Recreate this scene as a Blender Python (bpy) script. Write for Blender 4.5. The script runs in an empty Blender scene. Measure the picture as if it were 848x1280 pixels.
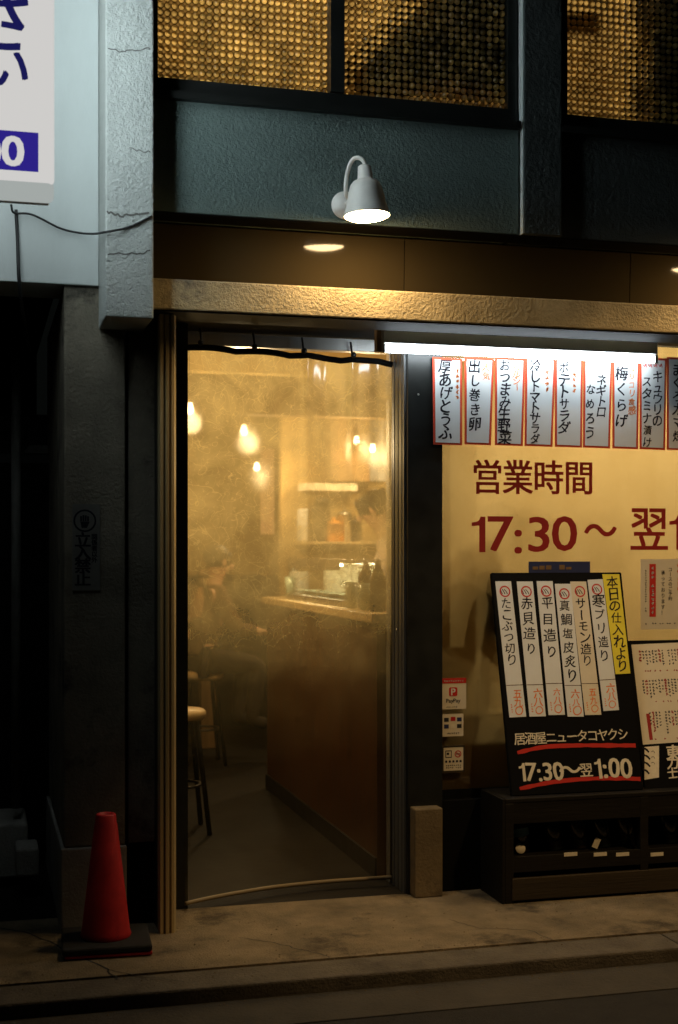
import bpy, bmesh, math, random
from mathutils import Vector, Matrix, noise as mnoise

random.seed(7)
scene = bpy.context.scene
COL = scene.collection
R = math.radians

# ------------------------------------------------------------------ camera
F, CX, HY, CH, YAW = 1680.0, 424.0, 690.0, 1.5, R(15)
S_, C_ = math.sin(YAW), math.cos(YAW)
cd = bpy.data.cameras.new("camera")
cam = bpy.data.objects.new("camera", cd)
COL.objects.link(cam)
cam.location = (0, 0, CH)
cam.rotation_euler = (R(90), 0, -YAW)
cd.sensor_fit = 'HORIZONTAL'
cd.sensor_width = 24.0
cd.lens = 24.0 * F / 848.0
cd.shift_y = (HY - 640.0) / 848.0
cd.clip_start, cd.clip_end = 0.05, 500
cd.dof.use_dof = True
cd.dof.focus_distance = 5.6
cd.dof.aperture_fstop = 2.4
scene.camera = cam

# ------------------------------------------------------------------ night sky, exposure
w = bpy.data.worlds.new("World")
scene.world = w
w.use_nodes = True
bg = w.node_tree.nodes["Background"]
bg.inputs[0].default_value = (0.75, 0.9, 0.8, 1)
bg.inputs[1].default_value = 0.0025
scene.view_settings.view_transform = 'Standard'
scene.view_settings.look = 'None'
scene.view_settings.exposure = 0.0
scene.view_settings.gamma = 1.0
scene.view_settings.use_curve_mapping = False
scene.render.engine = 'CYCLES'
cy = scene.cycles
cy.use_denoising = True
try:
    cy.denoiser = 'OPENIMAGEDENOISE'
except Exception:
    pass
cy.max_bounces = 7
cy.diffuse_bounces = 3
cy.glossy_bounces = 3
cy.transmission_bounces = 4
cy.transparent_max_bounces = 10
cy.sample_clamp_indirect = 3.0
cy.caustics_reflective = False
cy.caustics_refractive = False

WARM = (1.0, 0.73, 0.38)
LAMP_WARM = (1.0, 0.66, 0.30)
P_LAMP_DISC = 115.0      # wall lamp mouth radiance
P_TUBE = 26.0
P_SIGN_FACE = 0.62
P_SIGN_SIDE = 11.0
P_PENDANT = 20.0
P_UPSTAIRS = 44.0

# unseen warm street lamp, added up and right to light board and pavement
sd = bpy.data.lights.new("unseen_street_light", 'SPOT')
sd.energy = 330
sd.color = (1.0, 0.63, 0.27)
sd.spot_size = R(46)
sd.spot_blend = 0.65
sd.shadow_soft_size = 0.12
so = bpy.data.objects.new("unseen_street_light", sd)
COL.objects.link(so)
so.location = (3.6, 2.2, 4.6)
so.rotation_euler = (Vector((2.75, 5.2, 0.25)) - so.location).to_track_quat('-Z', 'Y').to_euler()

# ------------------------------------------------------------------ pixel rays on real planes
def ray(px, py):
    t = (px - CX) / F
    return Vector((S_ + t * C_, C_ - t * S_, (HY - py) / F))

def at(px, py, y):
    d = ray(px, py)
    k = y / d.y
    return Vector((d.x * k, y, CH + d.z * k))

def X(px, y):
    return at(px, 0, y).x

def Z(px, py, y):
    return at(px, py, y).z

def ground(px, py, z=0.0):
    d = ray(px, py)
    k = (z - CH) / d.z
    return Vector((d.x * k, d.y * k, z))

# ------------------------------------------------------------------ materials
def nodes(m):
    m.use_nodes = True
    return m.node_tree, m.node_tree.nodes, m.node_tree.links

def pmat(name, col, rough=0.6, metal=0.0, spec=0.5, var=None, bump=None, stretch=(1, 1, 1), dirt=None, coat=0):
    """principled surface; var=(scale, amount) mottling, bump=(scale, strength), dirt=(scale, colour, threshold)"""
    m = bpy.data.materials.new(name)
    nt, n, l = nodes(m)
    b = n["Principled BSDF"]
    b.inputs["Roughness"].default_value = rough
    b.inputs["Metallic"].default_value = metal
    b.inputs["Specular IOR Level"].default_value = spec
    if coat:
        b.inputs["Coat Weight"].default_value = coat
        b.inputs["Coat Roughness"].default_value = 0.08
    b.inputs["Base Color"].default_value = (*col, 1)
    if var or bump or dirt:
        tc = n.new("ShaderNodeTexCoord")
        mp = n.new("ShaderNodeMapping")
        mp.inputs["Scale"].default_value = stretch
        l.new(tc.outputs["Object"], mp.inputs[0])
    out = None
    if var:
        t = n.new("ShaderNodeTexNoise")
        t.inputs["Scale"].default_value = var[0]
        t.inputs["Detail"].default_value = 6
        t.inputs["Roughness"].default_value = 0.65
        l.new(mp.outputs[0], t.inputs["Vector"])
        r = n.new("ShaderNodeValToRGB")
        a = var[1]
        r.color_ramp.elements[0].position = 0.3
        r.color_ramp.elements[1].position = 0.7
        r.color_ramp.elements[0].color = (*[c * (1 - a) for c in col], 1)
        r.color_ramp.elements[1].color = (*[min(1, c * (1 + a)) for c in col], 1)
        l.new(t.outputs["Fac"], r.inputs[0])
        out = r.outputs[0]
        rr = n.new("ShaderNodeMapRange")
        rr.inputs["To Min"].default_value = max(0.02, rough - 0.12)
        rr.inputs["To Max"].default_value = min(1, rough + 0.12)
        l.new(t.outputs["Fac"], rr.inputs[0])
        l.new(rr.outputs[0], b.inputs["Roughness"])
    if dirt:
        t = n.new("ShaderNodeTexNoise")
        t.inputs["Scale"].default_value = dirt[0]
        t.inputs["Detail"].default_value = 8
        t.inputs["Roughness"].default_value = 0.7
        l.new(mp.outputs[0], t.inputs["Vector"])
        r = n.new("ShaderNodeMapRange")
        r.inputs["From Min"].default_value = dirt[2]
        r.inputs["From Max"].default_value = dirt[2] + 0.12
        l.new(t.outputs["Fac"], r.inputs[0])
        mx = n.new("ShaderNodeMix")
        mx.data_type = 'RGBA'
        l.new(r.outputs[0], mx.inputs[0])
        if out:
            l.new(out, mx.inputs[6])
        else:
            mx.inputs[6].default_value = (*col, 1)
        mx.inputs[7].default_value = (*dirt[1], 1)
        out = mx.outputs[2]
    if out:
        l.new(out, b.inputs["Base Color"])
    if bump:
        t = n.new("ShaderNodeTexNoise")
        t.inputs["Scale"].default_value = bump[0]
        t.inputs["Detail"].default_value = 6
        t.inputs["Roughness"].default_value = 0.6
        l.new(mp.outputs[0], t.inputs["Vector"])
        bp = n.new("ShaderNodeBump")
        bp.inputs["Strength"].default_value = bump[1]
        bp.inputs["Distance"].default_value = 0.014
        l.new(t.outputs["Fac"], bp.inputs["Height"])
        l.new(bp.outputs[0], b.inputs["Normal"])
    return m

def emat(name, col, strength):
    m = bpy.data.materials.new(name)
    nt, n, l = nodes(m)
    n.remove(n["Principled BSDF"])
    e = n.new("ShaderNodeEmission")
    e.inputs[0].default_value = (*col, 1)
    e.inputs[1].default_value = strength
    l.new(e.outputs[0], n["Material Output"].inputs[0])
    return m

def glass_mat(name, tint=(0.95, 0.95, 0.92), refl=0.09, rough=0.03):
    """thin pane: mostly clear, with a mirror share"""
    m = bpy.data.materials.new(name)
    nt, n, l = nodes(m)
    n.remove(n["Principled BSDF"])
    t = n.new("ShaderNodeBsdfTransparent")
    t.inputs[0].default_value = (*tint, 1)
    g = n.new("ShaderNodeBsdfGlossy")
    g.inputs["Roughness"].default_value = rough
    mx = n.new("ShaderNodeMixShader")
    mx.inputs[0].default_value = refl
    l.new(t.outputs[0], mx.inputs[1])
    l.new(g.outputs[0], mx.inputs[2])
    l.new(mx.outputs[0], n["Material Output"].inputs[0])
    return m

def film_mat():
    """yellowed translucent sheet stuck behind the shop window, lit from the room"""
    m = bpy.data.materials.new("yellowed_window_film")
    nt, n, l = nodes(m)
    n.remove(n["Principled BSDF"])
    tc = n.new("ShaderNodeTexCoord")
    t = n.new("ShaderNodeTexNoise")
    t.inputs["Scale"].default_value = 3.2
    t.inputs["Detail"].default_value = 7
    t.inputs["Roughness"].default_value = 0.6
    mp = n.new("ShaderNodeMapping")
    mp.inputs["Scale"].default_value = (1, 1, 0.45)
    l.new(tc.outputs["Object"], mp.inputs[0])
    l.new(mp.outputs[0], t.inputs["Vector"])
    r = n.new("ShaderNodeValToRGB")
    r.color_ramp.elements[0].position = 0.25
    r.color_ramp.elements[1].position = 0.75
    r.color_ramp.elements[0].color = (0.70, 0.57, 0.30, 1)
    r.color_ramp.elements[1].color = (0.90, 0.78, 0.48, 1)
    l.new(t.outputs["Fac"], r.inputs[0])
    tr = n.new("ShaderNodeBsdfTranslucent")
    l.new(r.outputs[0], tr.inputs[0])
    di = n.new("ShaderNodeBsdfDiffuse")
    di.inputs[0].default_value = (0.30, 0.22, 0.10, 1)
    bp = n.new("ShaderNodeBump")
    bp.inputs["Strength"].default_value = 0.35
    bp.inputs["Distance"].default_value = 0.02
    t2 = n.new("ShaderNodeTexNoise")
    t2.inputs["Scale"].default_value = 9
    t2.inputs["Detail"].default_value = 5
    l.new(tc.outputs["Object"], t2.inputs["Vector"])
    l.new(t2.outputs["Fac"], bp.inputs["Height"])
    l.new(bp.outputs[0], tr.inputs["Normal"])
    l.new(bp.outputs[0], di.inputs["Normal"])
    mx = n.new("ShaderNodeMixShader")
    mx.inputs[0].default_value = 0.2
    l.new(tr.outputs[0], mx.inputs[1])
    l.new(di.outputs[0], mx.inputs[2])
    l.new(mx.outputs[0], n["Material Output"].inputs[0])
    return m

def vinyl_mat():
    """clear vinyl door curtain: steamed and scuffed in its upper two thirds, clearer near the floor"""
    m = bpy.data.materials.new("glow_hazed_vinyl")
    nt, n, l = nodes(m)
    n.remove(n["Principled BSDF"])
    tc = n.new("ShaderNodeTexCoord")
    sp = n.new("ShaderNodeSeparateXYZ")
    l.new(tc.outputs["Object"], sp.inputs[0])
    # haze amount by height, imitating the lit upper room and dark floor
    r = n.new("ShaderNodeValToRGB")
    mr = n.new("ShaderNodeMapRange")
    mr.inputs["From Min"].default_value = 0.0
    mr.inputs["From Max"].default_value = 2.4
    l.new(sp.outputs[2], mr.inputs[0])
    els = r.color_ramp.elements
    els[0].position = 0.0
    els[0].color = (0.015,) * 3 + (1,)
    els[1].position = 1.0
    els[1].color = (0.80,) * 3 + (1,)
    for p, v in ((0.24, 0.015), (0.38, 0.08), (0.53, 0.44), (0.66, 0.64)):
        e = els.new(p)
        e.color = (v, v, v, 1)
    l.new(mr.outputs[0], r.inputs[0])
    # smears
    t = n.new("ShaderNodeTexNoise")
    t.inputs["Scale"].default_value = 5.5
    t.inputs["Detail"].default_value = 4
    t.inputs["Roughness"].default_value = 0.55
    t.inputs["Distortion"].default_value = 0.5
    l.new(tc.outputs["Object"], t.inputs["Vector"])
    a = n.new("ShaderNodeMapRange")
    a.inputs["From Min"].default_value = 0.32
    a.inputs["From Max"].default_value = 0.68
    a.inputs["To Min"].default_value = 0.62
    a.inputs["To Max"].default_value = 1.22
    l.new(t.outputs["Fac"], a.inputs[0])
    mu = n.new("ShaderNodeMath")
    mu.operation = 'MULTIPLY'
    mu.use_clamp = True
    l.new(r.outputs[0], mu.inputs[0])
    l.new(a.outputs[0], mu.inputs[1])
    # curved hairline scratches: where a noise field crosses its middle value
    lines = None
    for scl, dist, wdt, amt in ((6.0, 1.6, 0.009, 0.32), (14.0, 2.0, 0.016, 0.30), (3.0, 5.0, 0.007, 0.32)):
        sc = n.new("ShaderNodeTexNoise")
        sc.inputs["Scale"].default_value = scl
        sc.inputs["Detail"].default_value = 1.5
        sc.inputs["Distortion"].default_value = dist
        l.new(tc.outputs["Object"], sc.inputs["Vector"])
        sb = n.new("ShaderNodeMath")
        sb.operation = 'SUBTRACT'
        l.new(sc.outputs["Fac"], sb.inputs[0])
        sb.inputs[1].default_value = 0.5
        ab = n.new("ShaderNodeMath")
        ab.operation = 'ABSOLUTE'
        l.new(sb.outputs[0], ab.inputs[0])
        b = n.new("ShaderNodeMapRange")
        b.inputs["From Min"].default_value = 0.0
        b.inputs["From Max"].default_value = wdt
        b.inputs["To Min"].default_value = amt
        b.inputs["To Max"].default_value = 0.0
        l.new(ab.outputs[0], b.inputs[0])
        if lines is None:
            lines = b.outputs[0]
        else:
            q = n.new("ShaderNodeMath")
            q.operation = 'ADD'
            l.new(lines, q.inputs[0])
            l.new(b.outputs[0], q.inputs[1])
            lines = q.outputs[0]
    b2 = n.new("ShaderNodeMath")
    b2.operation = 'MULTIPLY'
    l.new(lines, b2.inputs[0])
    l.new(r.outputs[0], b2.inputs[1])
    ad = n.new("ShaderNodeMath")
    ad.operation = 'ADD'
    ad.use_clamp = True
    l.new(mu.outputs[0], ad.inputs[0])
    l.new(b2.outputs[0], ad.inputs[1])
    cl = n.new("ShaderNodeBsdfTransparent")
    cl.inputs[0].default_value = (0.97, 0.93, 0.82, 1)
    tr = n.new("ShaderNodeBsdfTranslucent")
    tr.inputs[0].default_value = (0.9, 0.78, 0.42, 1)
    di = n.new("ShaderNodeBsdfDiffuse")
    di.inputs[0].default_value = (0.45, 0.42, 0.34, 1)
    hz = n.new("ShaderNodeMixShader")
    hz.inputs[0].default_value = 0.14
    l.new(tr.outputs[0], hz.inputs[1])
    l.new(di.outputs[0], hz.inputs[2])
    mx = n.new("ShaderNodeMixShader")
    l.new(ad.outputs[0], mx.inputs[0])
    l.new(cl.outputs[0], mx.inputs[1])
    # part of the haze only scatters forward: halos round the bulbs
    rf = n.new("ShaderNodeBsdfRefraction")
    rf.inputs["Color"].default_value = (1.0, 0.95, 0.8, 1)
    rf.inputs["Roughness"].default_value = 0.55
    rf.inputs["IOR"].default_value = 1.05
    h2 = n.new("ShaderNodeMixShader")
    h2.inputs[0].default_value = 0.016
    l.new(hz.outputs[0], h2.inputs[1])
    l.new(rf.outputs[0], h2.inputs[2])
    l.new(h2.outputs[0], mx.inputs[2])
    gl = n.new("ShaderNodeBsdfGlossy")
    gl.inputs["Roughness"].default_value = 0.12
    m2 = n.new("ShaderNodeMixShader")
    m2.inputs[0].default_value = 0.05
    l.new(mx.outputs[0], m2.inputs[1])
    l.new(gl.outputs[0], m2.inputs[2])
    l.new(m2.outputs[0], n["Material Output"].inputs[0])
    return m

def patterned_glass_mat(nm="pebbled_patterned_glass", col=(0.85, 0.66, 0.30)):
    m = bpy.data.materials.new(nm)
    nt, n, l = nodes(m)
    n.remove(n["Principled BSDF"])
    tr = n.new("ShaderNodeBsdfTranslucent")
    tc = n.new("ShaderNodeTexCoord")
    tn = n.new("ShaderNodeTexNoise")
    tn.inputs["Scale"].default_value = 9
    tn.inputs["Detail"].default_value = 5
    l.new(tc.outputs["Object"], tn.inputs["Vector"])
    rm = n.new("ShaderNodeValToRGB")
    rm.color_ramp.elements[0].position, rm.color_ramp.elements[1].position = 0.32, 0.66
    rm.color_ramp.elements[0].color = (*[c * 0.45 for c in col], 1)
    rm.color_ramp.elements[1].color = (*[min(1, c * 1.12) for c in col], 1)
    l.new(tn.outputs["Fac"], rm.inputs[0])
    l.new(rm.outputs[0], tr.inputs[0])
    gl = n.new("ShaderNodeBsdfGlossy")
    gl.inputs["Roughness"].default_value = 0.15
    mx = n.new("ShaderNodeMixShader")
    mx.inputs[0].default_value = 0.06
    l.new(tr.outputs[0], mx.inputs[1])
    l.new(gl.outputs[0], mx.inputs[2])
    l.new(mx.outputs[0], n["Material Output"].inputs[0])
    return m

M = {}
M['stucco_pale'] = pmat("pale_textured_stucco", (0.42, 0.45, 0.43), 0.9, spec=0.2, var=(2.5, 0.14), bump=(75, 0.9), dirt=(3.0, (0.28, 0.30, 0.28), 0.62))
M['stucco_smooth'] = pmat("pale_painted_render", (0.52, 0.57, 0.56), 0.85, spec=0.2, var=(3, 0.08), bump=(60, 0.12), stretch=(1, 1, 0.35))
M['stucco_dark'] = pmat("grey_green_stucco", (0.148, 0.200, 0.186), 0.9, spec=0.2, var=(4, 0.15), bump=(80, 0.9))
M['stucco_shaded'] = pmat("shade_darkened_stucco", (0.06, 0.07, 0.068), 0.9, spec=0.2, var=(4, 0.2), bump=(42, 0.9))  # shade put into the colour, for stucco the sign barely lights
M['stucco_beam'] = pmat("stained_stucco_beam", (0.50, 0.40, 0.23), 0.9, spec=0.2, var=(6, 0.28), bump=(70, 0.8), dirt=(2.2, (0.2, 0.17, 0.12), 0.6))
M['concrete'] = pmat("weathered_concrete", (0.30, 0.29, 0.26), 0.9, spec=0.2, var=(5, 0.22), bump=(70, 0.5), dirt=(3, (0.14, 0.13, 0.11), 0.6))
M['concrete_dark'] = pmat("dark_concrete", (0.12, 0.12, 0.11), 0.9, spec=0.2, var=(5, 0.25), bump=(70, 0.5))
M['concrete_shaded'] = pmat("shaded_grimy_concrete", (0.19, 0.172, 0.13), 0.9, spec=0.2, var=(4, 0.35), bump=(70, 0.6), dirt=(2.5, (0.03, 0.03, 0.026), 0.55))  # base darkened for shade under the overhang, with blotches of dirt
M['black_metal'] = pmat("black_painted_metal", (0.012, 0.013, 0.012), 0.38, spec=0.4, var=(8, 0.3))
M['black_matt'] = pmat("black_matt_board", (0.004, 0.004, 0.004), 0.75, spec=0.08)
M['concrete_buff'] = pmat("buff_concrete", (0.15, 0.115, 0.066), 0.9, spec=0.2, var=(5, 0.25), bump=(70, 0.4), dirt=(4, (0.09, 0.07, 0.045), 0.58))
M['dark_panel'] = pmat("dark_glossy_fascia_panel", (0.048, 0.036, 0.018), 0.07, spec=0.2)
M['aluminium'] = pmat("bronze_aluminium", (0.47, 0.36, 0.18), 0.45, metal=0.1, var=(30, 0.12), stretch=(1, 1, 0.03))
M['aluminium_dark'] = pmat("dark_anodised_aluminium", (0.12, 0.125, 0.125), 0.4, metal=0.3, var=(30, 0.1), stretch=(1, 1, 0.03))
M['aluminium_pale'] = pmat("silver_aluminium", (0.55, 0.56, 0.55), 0.36, metal=0.8, var=(30, 0.1), stretch=(1, 1, 0.03))
M['white_paint'] = pmat("white_lamp_enamel", (0.87, 0.85, 0.80), 0.42, spec=0.45, var=(20, 0.05))
M['white_plastic'] = pmat("white_plastic", (0.72, 0.74, 0.74), 0.35, spec=0.5)
M['brown_plastic'] = pmat("brown_plastic", (0.16, 0.09, 0.04), 0.5)
M['asphalt'] = pmat("worn_asphalt", (0.026, 0.025, 0.023), 0.85, spec=0.3, var=(14, 0.35), bump=(160, 0.7))
M['sidewalk'] = pmat("stained_concrete_pavement", (0.22, 0.175, 0.11), 0.88, spec=0.25, var=(4.5, 0.4), bump=(110, 0.8), dirt=(2.6, (0.075, 0.06, 0.04), 0.54))
M['kerb'] = pmat("worn_kerb_stone", (0.115, 0.10, 0.078), 0.88, spec=0.25, var=(7, 0.3), bump=(80, 0.6), dirt=(4, (0.07, 0.06, 0.05), 0.58))
M['gutter'] = pmat("gutter_concrete", (0.058, 0.052, 0.042), 0.85, spec=0.25, var=(5, 0.3), bump=(80, 0.5))
M['paper'] = pmat("white_paper", (0.66, 0.68, 0.68), 0.85, spec=0.1, var=(6, 0.04))
M['paper_cream'] = pmat("cream_paper", (0.66, 0.60, 0.47), 0.85, spec=0.1, var=(9, 0.06))
M['paper_yellow'] = pmat("yellow_paper", (0.72, 0.62, 0.06), 0.85, spec=0.1, var=(9, 0.05))
M['red_border'] = pmat("red_printed_border", (0.56, 0.07, 0.035), 0.8, spec=0.1)
M['ink'] = pmat("black_brush_ink", (0.012, 0.012, 0.018), 0.75, spec=0.2)
M['red_ink'] = pmat("red_marker", (0.50, 0.03, 0.02), 0.7, spec=0.2)
M['orange_ink'] = pmat("orange_marker", (0.75, 0.20, 0.04), 0.75, spec=0.2)
M['chalk'] = pmat("cream_paint_marker", (0.72, 0.66, 0.52), 0.8, spec=0.1, var=(40, 0.1))
M['vinyl_red'] = pmat("dark_red_cut_vinyl", (0.30, 0.015, 0.012), 0.5, spec=0.4)
M['navy'] = pmat("navy_print", (0.02, 0.03, 0.10), 0.5)
M['cone_red'] = pmat("faded_red_cone_plastic", (0.46, 0.02, 0.023), 0.5, spec=0.35, var=(9, 0.3), dirt=(7, (0.22, 0.02, 0.02), 0.6))
M['rubber'] = pmat("black_rubber", (0.02, 0.02, 0.019), 0.75, spec=0.3, var=(12, 0.4))
M['dark_wood'] = pmat("dark_stained_wood", (0.007, 0.0055, 0.0035), 0.6, spec=0.3, var=(9, 0.4), stretch=(0.15, 1, 1), bump=(60, 0.2))
M['rack_board'] = pmat("worn_brown_board", (0.034, 0.025, 0.014), 0.7, spec=0.3, var=(9, 0.35), stretch=(0.1, 1, 2), bump=(60, 0.2))
M['counter_wood'] = pmat("reddish_brown_counter_panel", (0.085, 0.034, 0.012), 0.5, spec=0.25, var=(5, 0.3), stretch=(4, 4, 0.5))
M['counter_top'] = pmat("pale_wood_counter_top", (0.62, 0.46, 0.24), 0.4, spec=0.4, var=(6, 0.15), stretch=(4, 0.4, 1))
M['plaster_warm'] = pmat("yellowed_plaster", (0.44, 0.32, 0.14), 0.85, spec=0.2, var=(2, 0.18))
M['wood_warm'] = pmat("smoke_browned_wood", (0.20, 0.12, 0.05), 0.7, spec=0.3, var=(5, 0.3), stretch=(3, 3, 0.4))
M['floor_dark'] = pmat("dark_tiled_floor", (0.007, 0.006, 0.005), 0.7, spec=0.2, var=(4, 0.3), bump=(40, 0.15))
M['steel'] = pmat("brushed_steel", (0.55, 0.54, 0.50), 0.3, metal=0.9, var=(10, 0.1))
M['pot'] = pmat("blackened_pot", (0.05, 0.045, 0.04), 0.45, metal=0.5)
M['skin'] = pmat("skin", (0.55, 0.33, 0.20), 0.55, spec=0.35)
M['hair'] = pmat("black_hair", (0.014, 0.011, 0.009), 0.5, spec=0.4, var=(40, 0.3))
M['shirt_pale'] = pmat("pale_cotton_shirt", (0.66, 0.56, 0.46), 0.85, spec=0.1, bump=(14, 0.4))
M['cloth_dark'] = pmat("dark_cloth", (0.035, 0.03, 0.028), 0.9, spec=0.1, bump=(14, 0.4))
M['cloth_brown'] = pmat("brown_cloth", (0.11, 0.07, 0.04), 0.9, spec=0.1, bump=(14, 0.4))
M['bottle_glass'] = pmat("dark_bottle_glass", (0.006, 0.012, 0.009), 0.06, spec=0.6)
M['bottle_brown'] = pmat("brown_bottle_glass", (0.02, 0.010, 0.004), 0.06, spec=0.6)
M['glass_green'] = pmat("pale_green_glassware", (0.35, 0.42, 0.32), 0.1, spec=0.6)
M['blue_label'] = pmat("blue_label", (0.12, 0.28, 0.38), 0.6)
M['orange_glaze'] = pmat("orange_enamel", (0.65, 0.26, 0.03), 0.4)
M['banner_pink'] = pmat("pale_pink_banner", (0.72, 0.52, 0.38), 0.85, spec=0.1)
M['cable'] = pmat("black_cable", (0.012, 0.013, 0.013), 0.6)
M['sign_plate'] = pmat("grey_sign_plate", (0.13, 0.13, 0.115), 0.6, var=(9, 0.2))
M['sign_white'] = emat("lit_white_acrylic", (1.0, 0.98, 0.955), P_SIGN_FACE)
M['sign_side'] = emat("boosted_acrylic_side", (0.82, 0.96, 1.0), P_SIGN_SIDE)  # unseen side, made far brighter than the face to light the wall
M['sign_back'] = emat("added_glow_acrylic_back", (0.86, 0.97, 1.0), 2.4)  # unseen back, glow added to brighten the wall behind
M['sign_lip'] = emat("lit_sign_lip", (0.86, 0.93, 0.90), 0.42)
M['sign_blue'] = emat("lit_blue_film", (0.055, 0.035, 0.50), P_SIGN_FACE * 0.75)
M['sign_ink'] = emat("lit_dark_blue_film", (0.010, 0.010, 0.085), 1.0)
M['lamp_mouth'] = emat("lit_lamp_mouth", (1.0, 0.68, 0.33), P_LAMP_DISC)
M['tube'] = emat("lit_fluorescent_tube", (0.84, 0.94, 1.0), P_TUBE)
M['bulb'] = emat("lit_warm_bulb", (1.0, 0.72, 0.36), 30.0)
M['case_light'] = emat("lit_showcase_strip", (1.0, 0.85, 0.55), 55.0)
M['glass'] = glass_mat("window_glass", refl=0.07, rough=0.02)
M['case_glass'] = glass_mat("showcase_glass", (0.93, 0.95, 0.9), 0.12, 0.05)
M['film'] = film_mat()
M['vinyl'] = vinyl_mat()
M['pebble'] = patterned_glass_mat()
M['pebble_gap'] = patterned_glass_mat("shade_dark_glass_gaps", (0.10, 0.065, 0.02))  # gaps darkened in colour to imitate the dark rim round each glass lens
M['hem'] = pmat("vinyl_hem_welt", (0.20, 0.155, 0.085), 0.5, spec=0.4)

# ------------------------------------------------------------------ scene-graph helpers
ORG = {}

def thing(name, label, cat, loc=(0, 0, 0), group=None, kind=None):
    o = bpy.data.objects.new(name, None)
    COL.objects.link(o)
    o.empty_display_size = 0.1
    o.location = loc
    ORG[o] = Vector(loc)
    return tag(o, label, cat, group, kind)

def tag(o, label=None, cat=None, group=None, kind=None):
    if label: o['label'] = label
    if cat: o['category'] = cat
    if group: o['group'] = group
    if kind: o['kind'] = kind
    return o

def obj(name, bm, mat, parent=None, smooth=False, label=None):
    """BM is in world coordinates; links it as ONE mesh object"""
    me = bpy.data.meshes.new(name)
    org = ORG.get(parent, Vector((0, 0, 0)))
    if org.length:
        bmesh.ops.translate(bm, verts=bm.verts, vec=-org)
    bm.to_mesh(me)
    bm.free()
    me.materials.append(mat)
    if smooth:
        for p in me.polygons:
            p.use_smooth = True
    o = bpy.data.objects.new(name, me)
    COL.objects.link(o)
    if parent:
        o.parent = parent
    ORG[o] = org
    if label: o['label'] = label
    return o

def struct(name, bm, mat, smooth=False):
    return tag(obj(name, bm, mat, None, smooth), kind='structure')

def dup(root, loc, label=None):
    r = root.copy()
    COL.objects.link(r)
    r.location = loc
    if label: r['label'] = label
    for ch in list(root.children):
        c = ch.copy()
        COL.objects.link(c)
        c.parent = r
        for g in list(ch.children):
            d = g.copy()
            COL.objects.link(d)
            d.parent = c
    return r

def BM():
    return bmesh.new()

def box(bm, x0, x1, y0, y1, z0, z1, bev=0.0):
    vs = [bm.verts.new((x, y, z)) for x in (x0, x1) for y in (y0, y1) for z in (z0, z1)]
    fs = [(0, 1, 3, 2), (4, 6, 7, 5), (0, 4, 5, 1), (2, 3, 7, 6), (0, 2, 6, 4), (1, 5, 7, 3)]
    faces = [bm.faces.new([vs[i] for i in f]) for f in fs]
    if bev:
        es = list({e for f in faces for e in f.edges})
        bmesh.ops.bevel(bm, geom=es, offset=bev, segments=2, affect='EDGES', profile=0.5)
    return bm

def bx(*a, bev=0.0):
    return box(BM(), *a, bev=bev)

def quad(bm, a, b, c, d):
    bm.faces.new([bm.verts.new(p) for p in (a, b, c, d)])
    return bm

def prism(bm, pts, vec):
    """closed outline PTS (3D) extruded by VEC"""
    v = Vector(vec)
    a = [bm.verts.new(p) for p in pts]
    b = [bm.verts.new(Vector(p) + v) for p in pts]
    bm.faces.new(a[::-1])
    bm.faces.new(b)
    n = len(pts)
    for i in range(n):
        bm.faces.new((a[i], a[(i + 1) % n], b[(i + 1) % n], b[i]))
    bmesh.ops.recalc_face_normals(bm, faces=bm.faces)
    return bm

def lathe(bm, prof, origin=(0, 0, 0), seg=28, mat=None, cap=True):
    """PROF [(r, z)] spun round z"""
    M_ = mat or Matrix.Identity(4)
    o = Vector(origin)
    rings = []
    for r, z in prof:
        if r < 1e-5:
            rings.append([bm.verts.new(M_ @ Vector((0, 0, z)) + o)])
        else:
            rings.append([bm.verts.new(M_ @ Vector((r * math.cos(2 * math.pi * i / seg), r * math.sin(2 * math.pi * i / seg), z)) + o) for i in range(seg)])
    for a, b in zip(rings, rings[1:]):
        if len(a) == 1 and len(b) == 1:
            continue
        for i in range(seg):
            j = (i + 1) % seg
            if len(a) == 1:
                bm.faces.new((a[0], b[j], b[i]))
            elif len(b) == 1:
                bm.faces.new((a[i], a[j], b[0]))
            else:
                bm.faces.new((a[i], a[j], b[j], b[i]))
    return bm

def tube(bm, pts, r, seg=10):
    pts = [Vector(p) for p in pts]
    rad = r if isinstance(r, (list, tuple)) else [r] * len(pts)
    rings = []
    up = Vector((0.31, 0.17, 0.93)).normalized()
    for i, p in enumerate(pts):
        d = (pts[min(i + 1, len(pts) - 1)] - pts[max(i - 1, 0)]).normalized()
        a = d.cross(up)
        if a.length < 1e-3:
            a = d.cross(Vector((1, 0, 0)))
        a.normalize()
        b = d.cross(a).normalized()
        rings.append([bm.verts.new(p + (a * math.cos(2 * math.pi * k / seg) + b * math.sin(2 * math.pi * k / seg)) * rad[i]) for k in range(seg)])
    for a, b in zip(rings, rings[1:]):
        for k in range(seg):
            bm.faces.new((a[k], a[(k + 1) % seg], b[(k + 1) % seg], b[k]))
    bm.faces.new(rings[0][::-1])
    bm.faces.new(rings[-1])
    return bm

def spline(pts, n=8):
    """Catmull-Rom through PTS"""
    P = [Vector(p) for p in pts]
    P = [P[0] * 2 - P[1]] + P + [P[-1] * 2 - P[-2]]
    out = []
    for i in range(1, len(P) - 2):
        for k in range(n):
            t = k / n
            a, b, c, d = P[i - 1], P[i], P[i + 1], P[i + 2]
            out.append(0.5 * ((2 * b) + (c - a) * t + (2 * a - 5 * b + 4 * c - d) * t * t + (3 * b - a - 3 * c + d) * t ** 3))
    out.append(P[-2])
    return out

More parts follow.
